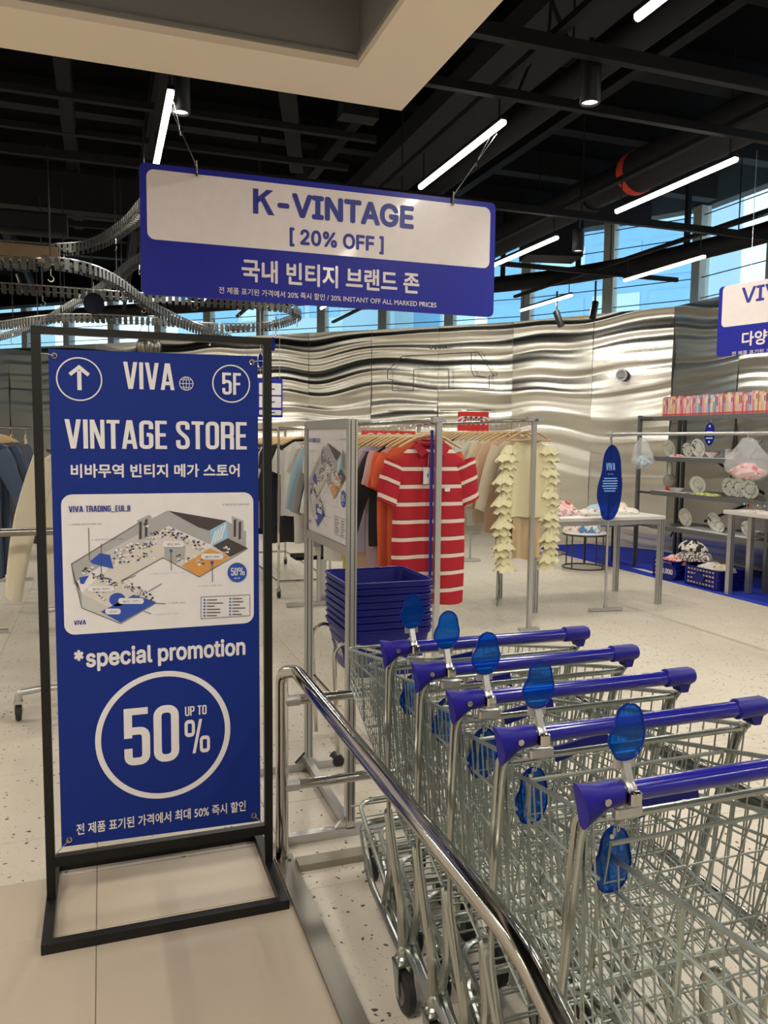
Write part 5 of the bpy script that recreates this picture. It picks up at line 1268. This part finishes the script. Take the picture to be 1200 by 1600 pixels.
# lumpy cloths
def lump(name, label, cat, cx, cy, z, rx, ry, h, m, seed, group=None, n=26, mm=None):
    R = random.Random(seed); ph = [R.uniform(0, 6) for _ in range(6)]; mb = MB(); Rr = []
    for k in range(10):
        q = k/9; r = math.cos(q*PI/2)**.75 if q < 1 else .02
        Rr.append([(cx+rx*r*math.cos(a)*(1+.15*math.sin(3*a+ph[0])+.10*math.sin(8*a+ph[1]+q*5)), cy+ry*r*math.sin(a)*(1+.15*math.cos(4*a+ph[2])+.08*math.sin(9*a+q*6)), z+.78*h*q**.7*(1+(.32*math.sin(3*a+ph[3]+q*4)+.16*math.sin(8*a+ph[4]-q*7))*min(1, q*3)*(1-q*.5))) for a in [2*PI*i/n for i in range(n)]])
    mb.rings(Rr); return tag(mb.build(name, m), label, cat, group)
def patch(name, a, b, sc, th=.5):
    m = bpy.data.materials.new(name); m.use_nodes = True; n = m.node_tree.nodes; l = m.node_tree.links; bs_ = n['Principled BSDF']; bs_.inputs['Roughness'].default_value = .85
    v = n.new('ShaderNodeTexNoise'); v.inputs['Scale'].default_value = sc; tc = n.new('ShaderNodeTexCoord'); l.new(tc.outputs['Object'], v.inputs['Vector'])
    r = n.new('ShaderNodeValToRGB'); r.color_ramp.interpolation = 'CONSTANT'; e = r.color_ramp.elements; e[0].color = (*a, 1); e[1].position = th; e[1].color = (*b, 1); l.new(v.outputs['Fac'], r.inputs[0]); l.new(r.outputs[0], bs_.inputs['Base Color']); return m
pk = patch('cloth_pink_print', (.62, .28, .32), (.70, .62, .58), 26); pr_ = patch('cloth_red_print', (.62, .05, .06), (.68, .56, .52), 30, .45); pw_ = patch('cloth_white_print', (.66, .62, .56), (.55, .18, .16), 22, .62); pc = patch('cloth_cow_print', (.02, .02, .02), (.66, .60, .55), 14, .46); pbw = patch('cloth_dot_print', (.05, .04, .04), (.60, .55, .52), 60, .5)
for i, (x, y, rx, ry, h, m, lb) in enumerate((
    (3.95, 6.35, .17, .16, .10, pk, 'pink printed cloth pile on the table, next to the ruffled blouse'), (4.22, 6.28, .15, .13, .07, pw_, 'white and red printed cloth on the display table, second from the blouse'),
    (4.12, 6.58, .16, .10, .13, pr_, 'red printed cloth heap at the back of the display table'), (4.50, 6.50, .15, .12, .09, mat('cloth_sky', (.25, .42, .62), .85), 'pale blue cloth pile behind the big blue hanging tag'),
    (4.66, 6.32, .13, .12, .07, pw_, 'cream and red cloth pile at the right end of the display table'), (4.78, 6.55, .08, .08, .10, cloth('creamp', (.66, .58, .42)), 'cream cloth bundle at the back right corner of the display table'))):
    lump('folded_cloth', lb, 'cloth', x, y, .83, rx, ry, h, m, i+3, 'cloth piles on the display table')
t = thing('cap', 'small dark cap lying at the back right corner of the display table', 'cap', (4.86, 6.66, .83))
mb = MB(); mb.lathe([(.075, .83), (.072, .87), (.05, .905), (.01, .915)], (4.82, 6.66, 0), 18); mb.build('crown', m_rubber, t)
mb = MB(); mb.poly([(4.82+.075*math.cos(a), 6.66-.06+.06*math.sin(a)-.03, .832) for a in [PI+i*PI/8 for i in range(9)]], (0, 0, .006)); mb.build('peak', m_rubber, t, smooth=False)
# big generic soft toy bag standing behind the blouse: plain cushion with bow-less top
t = thing('gift_bag', 'yellow and cream paper gift bag standing at the back of the display table', 'bag', (3.98, 6.66, .83))
mb = MB(); mb.rings([[(x, y, .83) for x, y in ((3.88, 6.62), (4.10, 6.62), (4.10, 6.73), (3.88, 6.73))], [(x, y, 1.06) for x, y in ((3.86, 6.61), (4.12, 6.61), (4.12, 6.74), (3.86, 6.74))]]); mb.build('bag_body', mat('bag_cream', (.66, .50, .26), .6), t, smooth=False)
mb = MB(); mb.box(3.875, 4.105, 6.605, 6.61, .85, .92); mb.build('yellow_band', mat('bag_yellow', (.62, .42, .03), .6), t, smooth=False)
for sx in (3.93, 4.05): mb = MB(); mb.tube([(sx, 6.61, 1.05), (sx+.005, 6.60, 1.10), (sx+.03, 6.60, 1.12), (sx+.04, 6.61, 1.05)], .004, 6); mb.build('bag_handle', m_red, t)
# T rail
tr = thing('display_rail', 'single grey rail on a slim pole with a T foot, before the display table', 'rail', (4.2, 5.93, 0))
mb = MB(); mb.tube([(4.20, 5.93, .02), (4.20, 5.93, 1.555)], .011, 10); mb.build('pole', m_alu, tr)
mb = MB(); mb.sq((4.05, 5.95, .018), (4.36, 5.91, .018), .035, .026); mb.build('foot', m_alu, tr, smooth=False)
mb = MB(); mb.cyl((4.20, 5.93, .03), (4.20, 5.93, .06), .018, 10); mb.build('foot_collar', m_alu, tr)
mb = MB(); mb.tube([(4.20, 6.0, 1.570), (4.20, 2.6, 1.570)], .0125, 10); mb.build('rail', m_alu, tr)
mb = MB(); mb.cyl((4.20, 5.95, 1.57), (4.20, 5.91, 1.57), .022, 12); mb.build('rail_joint', m_alu, tr)
mb = MB(); mb.tube([(4.20, 2.65, .02), (4.20, 2.65, 1.565)], .011, 10); mb.build('pole', m_alu, tr)
# big acrylic tag
def blobtag(cx, y, cz, rx, rz, th, n=40):
    P = []
    for i in range(n):
        a = 2*PI*i/n; k = 1+.05*math.sin(5*a+.7)+.04*math.sin(3*a+2)
        P.append((cx+rx*math.cos(a)*k*(1-.10*math.sin(a)), y, cz+rz*math.sin(a)*(1+.02*math.sin(4*a))))
    mb = MB(); mb.poly(P, (0, th, 0)); return mb, P
bt = thing('hanging_tag', 'large dark blue acrylic tag printed VIVA hanging from the end of the single rail', 'tag', (4.185, 5.915, .82))
P = [(x, 5.905, z) for x, z in outline(4.185, 1.155, .253, .67)]; mb = MB(); mb.poly(P, (0, .005, 0)); mb.build('tag_plate', mat('acrylic_mid', (.006, .045, .42), .1, trans=.72, ior=1.3, amt=.15), bt, smooth=False)
mb = MB(); mb.tube(P, .004, 6, closed=True); mb.build('tag_rim', m_tagdark, bt)
q = Plane((4.185, 5.905, 1.155), (1, 0, 0), (0, 0, 1), bt)
q.write('VIVA.', (-.045, .05, .10, .165), m_tagprint, True, d=.001); q.write('빈티지', (-.022, .03, .06, .075), m_tagprint, d=.001)
for k, (a, b) in enumerate(((-.06, .07), (-.075, .08), (-.07, .075), (-.078, .078), (-.065, .07), (-.055, .06))): q.lines([[(a, .03-.022*k), (b, .03-.022*k)]], .010, m_tagprint, 'printed_text_line', d=.001)
mb = MB(); mb.tube([(4.19, 5.91, 1.47), (4.20, 5.925, 1.56)], .002, 5); mb.build('tag_chain', m_chrome, bt)
# plastic bags hanging on the rail
m_film = mat('clear_film', (.75, .78, .80), .12, alpha=.26, bump=.5, ns=40)
def filmbag(x, y, zt, w_, h, m_in, label, seed):
    R = random.Random(seed); t = thing('plastic_bag', label, 'bag', (x, y, zt-h)); ph = R.uniform(0, 6)
    def f(sc, zlo, zhi, amp):
        Rr = []
        for k in range(11):
            q = k/10; z = lerp(zhi, zlo, q); pr = (.25+.75*math.sin(min(1, q*1.5)*PI/2))*(1 if q < .8 else 1-.8*(q-.8)/.2*.5)
            Rr.append([(x+sc*w_*.35*pr*math.cos(a)*(1+amp*math.sin(5*a+9*q+ph)), y+sc*w_*.55*pr*math.sin(a)*(1+amp*math.sin(4*a-7*q+ph))+.03*q*math.sin(ph), z+.01*math.sin(4*a+ph)*q) for a in [2*PI*i/22 for i in range(22)]])
        return Rr
    mb = MB(); mb.rings(f(1, zt-h, zt-.02, .16)); mb.build('film', m_film, t)
    mb = MB(); mb.rings(f(.78, zt-h+.015, zt-h*.62, .20)); mb.build('contents', m_in, t)
    mb = MB(); mb.tube([(x, y, zt-.02), (x-.014, y, zt+.01), (x, y, zt+.028), (x+.014, y, zt+.01), (x, y, zt-.02)], .003, 5); mb.build('bag_handle', m_film, t)
    return t
filmbag(4.20, 5.50, 1.56, .20, .27, patch('bag_blue_stuff', (.20, .34, .48), (.55, .60, .62), 30), 'clear plastic bag of pale blue things hanging on the single rail', 2)
filmbag(4.20, 4.36, 1.56, .30, .31, patch('bag_pink_stuff', (.60, .06, .09), (.70, .45, .46), 24, .42), 'clear plastic bag of red and pink things hanging on the rail near the right edge', 5)

# ================================================================== SHELF UNIT
XF, XR, YN, YF = 6.28, 6.88, 4.6, 8.28
su = thing('shelf_unit', 'grey metal shelf unit of four boards against the steel wall', 'shelf', (6.55, 6.5, 0))
for y in (YF, 6.2, YN):
    mb = MB(); mb.sq((XF, y, 0.006), (XF, y, 1.83), .04, .04); mb.build('front_post', m_shelfm, su, smooth=False)
for y in (YF, YF-.09, 6.2, YN):
    mb = MB(); mb.sq((XR, y, 0.006), (XR, y, 1.83), .035, .035); mb.build('back_post', m_dark, su, smooth=False)
SH = (1.81, 1.335, .925, .52)
for i, z in enumerate(SH):
    mb = MB(); mb.bbox(XF-.0, XR, YN, YF-.30 if i else YF-.33, z-.012, z, .002); mb.build('shelf_board', m_dark if i else m_shelfm, su)
    mb = MB(); mb.sq((XF-.02, YN, z-.025), (XF-.02, YF-.28, z-.025), .022, .05); mb.build('front_rail', m_shelfm, su, smooth=False)
    mb = MB(); mb.tube([(XF, YF-.02, z-.03), (XF, YF-.32, z-.03)], .014, 8); mb.build('rail_stub', m_dark, su)
mb = MB(); mb.sq((XF, YF, 1.80), (XR, YF, 1.80), .03, .04); mb.build('end_bar', m_shelfm, su, smooth=False)
for (a, b) in (((XR+.03, 7.7, 1.31), (XR+.03, 6.9, .95)), ((XR+.03, 6.9, .90), (XR+.03, 7.8, .55)), ((XR+.03, 6.3, .95), (XR+.03, 6.0, 1.2)), ((XR-.02, 8.2, .50), (XR-.3, 8.0, .36))):
    mb = MB(); mb.sq(a, b, .012, .03); mb.build('brace', m_black, su, smooth=False)
# white liners
for (y0, y1, z, lb) in ((6.75, 7.72, SH[0+1], 'white paper liner on the second shelf under the bowls'), (6.4, 7.55, SH[3], 'long white paper liner on the bottom shelf'), (7.45, 7.95, SH[2], 'white paper liner at the left of the third shelf')):
    mb = MB(); mb.box(XF+.01, XF+.34, y0, y1, z, z+.006); tag(mb.build('shelf_liner', m_print, smooth=False), lb, 'liner')
# comic-size books on top, spines out
R = random.Random(99); y = 7.90; k = 0
bc = [(.62, .16, .22), (.66, .50, .45), (.60, .10, .10), (.62, .42, .12), (.16, .28, .50), (.66, .58, .50), (.60, .30, .32), (.12, .40, .38), (.50, .14, .30), (.66, .60, .30), (.30, .10, .12), (.20, .40, .60)]
NBK = 0; bcount = {}
BN = {0: 'crimson pink', 1: 'peach', 2: 'dark red', 3: 'orange', 4: 'slate blue', 5: 'ivory', 6: 'rose', 7: 'teal', 8: 'magenta', 9: 'pale yellow', 10: 'maroon', 11: 'light blue', 99: 'salmon'}
while y > 5.0 and NBK < 110:
    w_ = R.uniform(.016, .030); h = R.choice((.205, .215, .222, .23)); c = bc[R.randrange(len(bc))] if R.random() > .35 else (.64, .42, .40)
    ci = bc.index(c) if c in bc else 99
    mb = MB(); mb.box(XF+.02, XF+.17, y-w_+.0008, y, 1.8105, 1.8105+h)
    o = mb.build('book', mat('book_cover_%d' % ci, c, .45, ns=70, amt=.35), smooth=False)
    tag(o, 'slim %s paperback on the top shelf, number %d of that colour from the left' % (BN[ci], bcount.setdefault(ci, []).append(1) or len(bcount[ci])), 'book', 'paperbacks in a row on the top shelf')
    pl = Plane((XF+.02, y-w_/2, 1.8105+h/2), (0, -1, 0), (0, 0, 1), o)
    a = h*.36; b = R.uniform(-.02, .04); pm_ = mat('spine_print_%d' % (k % 5), [(.70, .60, .10), (.70, .70, .68), (.55, .05, .05), (.05, .10, .30), (.65, .30, .30)][k % 5], .5)
    pl.shapes([[(-w_*.3, b), (w_*.3, b), (w_*.3, a), (-w_*.3, a)]], pm_, 'spine_title', .0006, .0004)
    pl.shapes([[(-w_*.42, -h*.47), (w_*.42, -h*.47), (w_*.42, -h*.38), (-w_*.42, -h*.38)]], mat('spine_foot', (.62, .05, .05), .5), 'spine_mark', .0006, .0004)
    y -= w_; k += 1; NBK += 1
# plates on little stands, bowls, cups
m_p1 = patch('plate_pattern', (.10, .14, .12), (.70, .70, .64), 34, .40); m_p2 = patch('plate_flower', (.55, .30, .10), (.70, .68, .60), 26, .36)
def plate(x, y, z, r, m, label, tilt=.22, turn=0):
    t = thing('plate', label, 'plate', (x, y, z), 'plates on the shelf unit')
    c = Vector((x, y, z+r*.97)); 
    def P(rr, th, d):
        a = Vector((0, math.cos(th)*rr, math.sin(th)*rr)); n_ = Vector((-1, 0, 0))
        v = a+n_*d; v = Matrix.Rotation(-tilt, 3, 'Y') @ v; v = Matrix.Rotation(turn, 3, 'Z') @ v; return c+v
    mb = MB(); mb.rings([[P(rr, 2*PI*i/28, d) for i in range(28)] for rr, d in ((.01, -.004), (r*.55, -.006), (r*.62, .004), (r, .014), (r, .010), (r*.62, -.002), (r*.5, -.012), (.01, -.011))], cap=True); mb.build('rim_dish', m_cer if m is None else m, t)
    mb = MB(); mb.rings([[P(rr, 2*PI*i/24, d) for i in range(24)] for rr, d in ((r*.50, .001), (.004, .002))], cap=True); mb.build('well', m_cer if m is not m_cer else m_p1, t)
    mb = MB(); mb.tube([P(r*.5, -PI/2-.5, .03)-Vector((0, 0, r*.50)), P(r*.5, -PI/2-.5, .02), c+Vector((.07, -.02, -r*.9)), ], .0025, 5); mb.build('plate_stand', m_dark, t)
    return t
S2, S3, S4 = SH[1]+.006, SH[2], SH[3]+.006
plate(6.45, 7.92, S2-.006, .105, m_p2, 'round white plate with an orange-brown pattern, far left on the second shelf')
plate(6.50, 7.66, S2, .085, m_p1, 'grey patterned plate, second from the left on the second shelf')
plate(6.48, 7.46, S2, .11, m_p1, 'large silver-grey patterned plate before the blue tag on the second shelf')
plate(6.46, 7.42, S3, .105, m_cer, 'white oval plate right of the vase on the third shelf', .25, .25)
plate(6.50, 6.96, S3, .105, m_p1, 'patterned plate, left of the pair on the third shelf', .2, .2)
plate(6.46, 6.80, S3, .105, m_p1, 'patterned plate, right of the pair on the third shelf', .2, .2)
plate(6.42, 6.60, S3, .10, m_p1, 'patterned plate standing alone at the right of the third shelf', .25, .3)
plate(6.46, 7.60, S4, .11, m_p2, 'plate with a yellow-brown flower edge at the left of the bottom shelf')
plate(6.48, 7.15, S4, .105, m_p1, 'dark patterned plate in the middle of the bottom shelf')
plate(6.38, 6.98, S4, .075, m_p1, 'small patterned plate leaning before the larger one on the bottom shelf', .3, .2)
plate(6.44, 6.62, S4, .085, m_p1, 'plate half hidden by the table leg on the bottom shelf')
def vessel(name, label, cat, x, y, z, prof, m, parts=()):
    t = thing(name, label, cat, (x, y, z)); mb = MB(); mb.lathe([(r, z+h) for r, h in prof], (x, y, 0), 22); mb.build('body', m, t)
    for nm, pf, mm in parts: mb = MB(); mb.lathe([(r, z+h) for r, h in pf], (x, y, 0), 18); mb.build(nm, mm, t)
    return t
bowl = [(.03, 0), (.032, .008), (.07, .04), (.085, .065), (.080, .065), (.066, .042), (.0, .012)]
vessel('bowl', 'cream bowl with a red rim mark under the blue tag on the second shelf', 'bowl', 6.42, 7.18, S2, bowl, m_cer, [('printed_band', [(.0862, .060), (.0862, .066)], m_red)])
vessel('cup', 'tall cream cup between the two bowls on the second shelf', 'cup', 6.45, 6.97, S2, [(.03, 0), (.034, .10), (.031, .10), (.028, .008), (0, .008)], m_cer)
vessel('bowl', 'shallow white bowl before the leaning grey board on the second shelf', 'bowl', 6.38, 6.83, S2, bowl, m_cer)
vessel('bowl', 'low white bowl beside the vase on the third shelf', 'bowl', 6.36, 7.66, S3, [(.04, 0), (.075, .03), (.09, .05), (.085, .05), (.0, .012)], m_cer)
vessel('bowl', 'low pale bowl at the right of the bottom shelf behind the table', 'bowl', 6.38, 6.50, S4, bowl, m_cer)
vessel('vase', 'round glass vase with an orange base and a tall white neck on the third shelf', 'vase', 6.45, 7.90, S3, [(.045, .05), (.07, .08), (.078, .13), (.06, .18), (.03, .20), (.028, .20), (.0, .09)], mat('frosted_glass', (.50, .45, .38), .2, trans=.4), [('orange_base', [(.045, 0), (.05, .03), (.046, .055)], m_orange), ('white_neck', [(.026, .20), (.022, .33), (.012, .335)], m_cer)])
mb = MB(); mb.rings([[(6.46, 6.90, S2), (6.46, 6.68, S2), (6.475, 6.68, S2), (6.475, 6.90, S2)], [(6.58, 6.86, S2+.20), (6.58, 6.64, S2+.20), (6.595, 6.64, S2+.20), (6.595, 6.86, S2+.20)]]); tag(mb.build('tray', mat('tray_grey', (.36, .40, .40), .4), smooth=False), 'grey-green rectangular tray leaning at the right of the second shelf', 'tray')
lump('red_cloth', 'small red cloth with white dots beside the first plate on the second shelf', 'cloth', 6.36, 7.68, S2, .06, .10, .03, pr_, 15)
lump('green_cloth', 'yellow-green patterned cloth draped over the edge of the third shelf', 'cloth', 6.34, 7.15, S3, .09, .22, .03, patch('cloth_green', (.34, .42, .05), (.60, .62, .30), 30), 16)
ct = thing('hanging_tag', 'dark blue oval acrylic tag hanging above the bowl on the shelf unit', 'tag', (XF-.05, 7.02, 1.45))
mb = MB(); mb.poly([(XF-.05, 7.02+.075*math.cos(a), 1.60+.125*math.sin(a)) for a in [2*PI*i/28 for i in range(28)]], (.004, 0, 0)); mb.build('tag_plate', m_tagdark, ct, smooth=False)
q = Plane((XF-.05, 7.02, 1.60), (0, -1, 0), (0, 0, 1), ct); q.write('VIVA.', (-.04, .045, -.02, .03), m_print, True, d=.002); q.shapes([circ(0, .085, .014, 10), circ(0, -.085, .014, 10)], m_print, 'printed_dot', .002); q.lines([[(-.05, -.045), (.05, -.045)]], .012, m_print, 'printed_text_line', d=.002)
mb = MB(); mb.tube([(XF-.045, 7.02, 1.72), (XF-.03, 7.02, 1.76)], .002, 5); mb.build('tag_cord', m_alu, ct)
# price baskets of cloth on the carpet
def cbasket(x, y, w_, d_, h, label, price):
    t = thing('cloth_basket', label, 'basket', (x, y, .006)); z0 = .008
    mb = MB()
    for z in (z0, z0+h*.5, z0+h): mb.tube([(a, b, z) for a, b in rrect(x-w_/2, x+w_/2, y-d_/2, y+d_/2, .05, 3)], .008, 5, closed=True)
    mb.build('hoop', m_basket, t)
    mb = MB(); pts = rrect(x-w_/2+.006, x+w_/2-.006, y-d_/2+.006, y+d_/2-.006, .05, 3); mb.rings([[(a, b, z) for a, b in pts] for z in (z0+.002, z0+h-.004)], cap=False); mb.build('basket_wall', m_basket, t)
    mb = MB()
    for k in range(12):
        a = k/12*2*PI; i = int(k*len(pts)/12); p = pts[i]; mb.tube([(p[0], p[1], z0), (p[0], p[1], z0+h)], .009, 4)
    mb.build('basket_stays', m_handle, t)
    mb = MB()
    for r_ in range(4):
        for k in range(9): mb.box(x-w_/2-.004, x-w_/2-.002, y-d_/2+.06+k*(d_-.12)/9, y-d_/2+.06+(k+.62)*(d_-.12)/9, z0+.03+r_*h*.23, z0+.05+r_*h*.23)
    mb.build('basket_gaps', mat('pale_gap', (.42, .36, .36), .7), t, smooth=False, kind='stuff')
    return t
cbasket(6.02, 6.62, .36, .52, .20, 'blue basket of printed cloths at the front of the carpet, left of the table leg', 1)
cbasket(6.03, 7.22, .36, .40, .20, 'blue basket of red and black cloths behind the price tag 19,000', 2)
for i, (x, y, z, rx, ry, h, m, lb) in enumerate(((6.02, 6.62, .17, .15, .22, .10, pw_, 'peach and white cloth heaped in the front blue basket'), (6.0, 6.44, .19, .10, .11, .09, cloth('creamp', (.66, .58, .42)), 'cream cloth at the near end of the front blue basket'),
    (6.03, 7.18, .17, .15, .18, .11, pr_, 'red printed cloth in the rear blue basket'), (6.05, 6.95, .24, .15, .20, .13, pbw, 'black and white dotted cloth slumped between the two baskets'), (6.08, 7.02, .34, .13, .16, .12, pc, 'black and cream patterned cloth on top of the basket heap'))):
    lump('loose_cloth', lb, 'cloth', x, y, z, rx, ry, h, m, i+30, 'cloths heaped in the blue baskets')
for (x, y, z, s_, txt, lb) in ((5.80, 7.10, .10, .11, '19,000', 'dark blue oval price tag reading 19,000 before the rear basket'), (5.815, 6.62, .11, .055, '', 'small blue price tag on the front basket')):
    t = thing('price_tag', lb, 'price tag', (x, y, z-.09))
    mb = MB(); mb.poly([(x, y+s_*1.5*math.cos(a), z+s_*.85*math.sin(a)) for a in [2*PI*i/24 for i in range(24)]], (.006, 0, 0)); mb.build('tag_plate', m_basket, t, smooth=False)
    mb = MB(); mb.sq((x+.006, y, z-.08 if s_ > .1 else z-.02), (x+.04, y, z-.05 if s_ > .1 else z), .01, .01); mb.build('tag_holder', m_dark, t, smooth=False)
    q = Plane((x, y, z), (0, -1, 0), (0, 0, 1), t); txt and q.write(txt, (-s_*.95, s_*.95, -s_*.28, s_*.28), m_print, True, d=.001)
# jewellery on the right table
lump('printed_cloth', 'flat pale printed cloth spread on the right edge table', 'cloth', 5.97, 5.9, .845, .12, .30, .02, pw_, 50)
t = thing('jewellery_stand', 'low wire stand with glittering small jewellery on the right table', 'stand', (5.98, 5.75, .845))
for k in range(9):
    mb = MB(); yy = 6.1-.085*k; mb.tube([(5.90, yy, .85), (5.90, yy, .93), (5.95, yy, .955), (6.0, yy, .93), (6.0, yy, .85)], .003, 5); mb.build('wire_hoop', m_chrome, t)
    mb = MB(); mb.lathe([(.002, .90), (.010, .91), (.002, .925)], (5.90, yy+.03, 0), 8); mb.build('bead', (m_tagprint, m_red, m_alu)[k % 3], t)
# stool heap behind the first table
t = thing('round_stool', 'low round dark wire stool behind the first display table', 'stool', (5.35, 8.0, 0))
for z, r in ((.03, .25), (.42, .25)):
    mb = MB(); mb.tube([(5.35+r*math.cos(a), 8.0+r*math.sin(a), z) for a in [2*PI*i/28 for i in range(28)]], .010, 6, closed=True); mb.build('ring', m_dark, t)
for k in range(4):
    a = k*PI/2+.4; mb = MB(); mb.tube([(5.35+.25*math.cos(a), 8.0+.25*math.sin(a), .03), (5.35+.25*math.cos(a), 8.0+.25*math.sin(a), .42)], .009, 6); mb.build('leg', m_dark, t)
mb = MB(); mb.lathe([(.0, .425), (.25, .425), (.255, .435), (.25, .445), (0, .445)], (5.35, 8.0, 0), 28); mb.build('seat', m_print, t)
lump('stacked_cloth', 'blue and white cloth stack on the round stool', 'cloth', 5.38, 7.98, .445, .15, .14, .17, patch('cloth_blue_w', (.10, .22, .48), (.66, .64, .60), 20), 61)
lump('stacked_cloth', 'white cloth with red spots on the left of the round stool', 'cloth', 5.20, 8.05, .445, .10, .12, .12, pw_, 62)
t = thing('side_table', 'small dark wire side table with a pink edged cover behind the table leg', 'table', (5.85, 8.1, 0.006))
for (x, y) in ((5.62, 7.95), (6.02, 7.95), (5.62, 8.4), (6.02, 8.4)): mb = MB(); mb.sq((x, y, .006), (x, y, .50), .02, .02); mb.build('leg', m_dark, t, smooth=False)
mb = MB(); mb.box(5.60, 6.04, 7.93, 8.42, .50, .52); mb.build('table_top', m_shelfm, t, smooth=False)
lump('pink_cover', 'pink and white scalloped cover on the small side table', 'cloth', 5.83, 8.17, .52, .20, .22, .05, pk, 63)
lump('floor_cloth', 'dark red cloth lying on the floor by the wall behind the table', 'cloth', 5.35, 9.3, 0, .16, .12, .09, cloth('darkred', (.16, .02, .02)), 64)
lump('floor_cloth', 'beige and brown cloth on the floor, right of the dark red one', 'cloth', 5.65, 9.2, 0, .18, .12, .08, patch('cloth_brown', (.10, .06, .04), (.40, .32, .24), 20), 65)
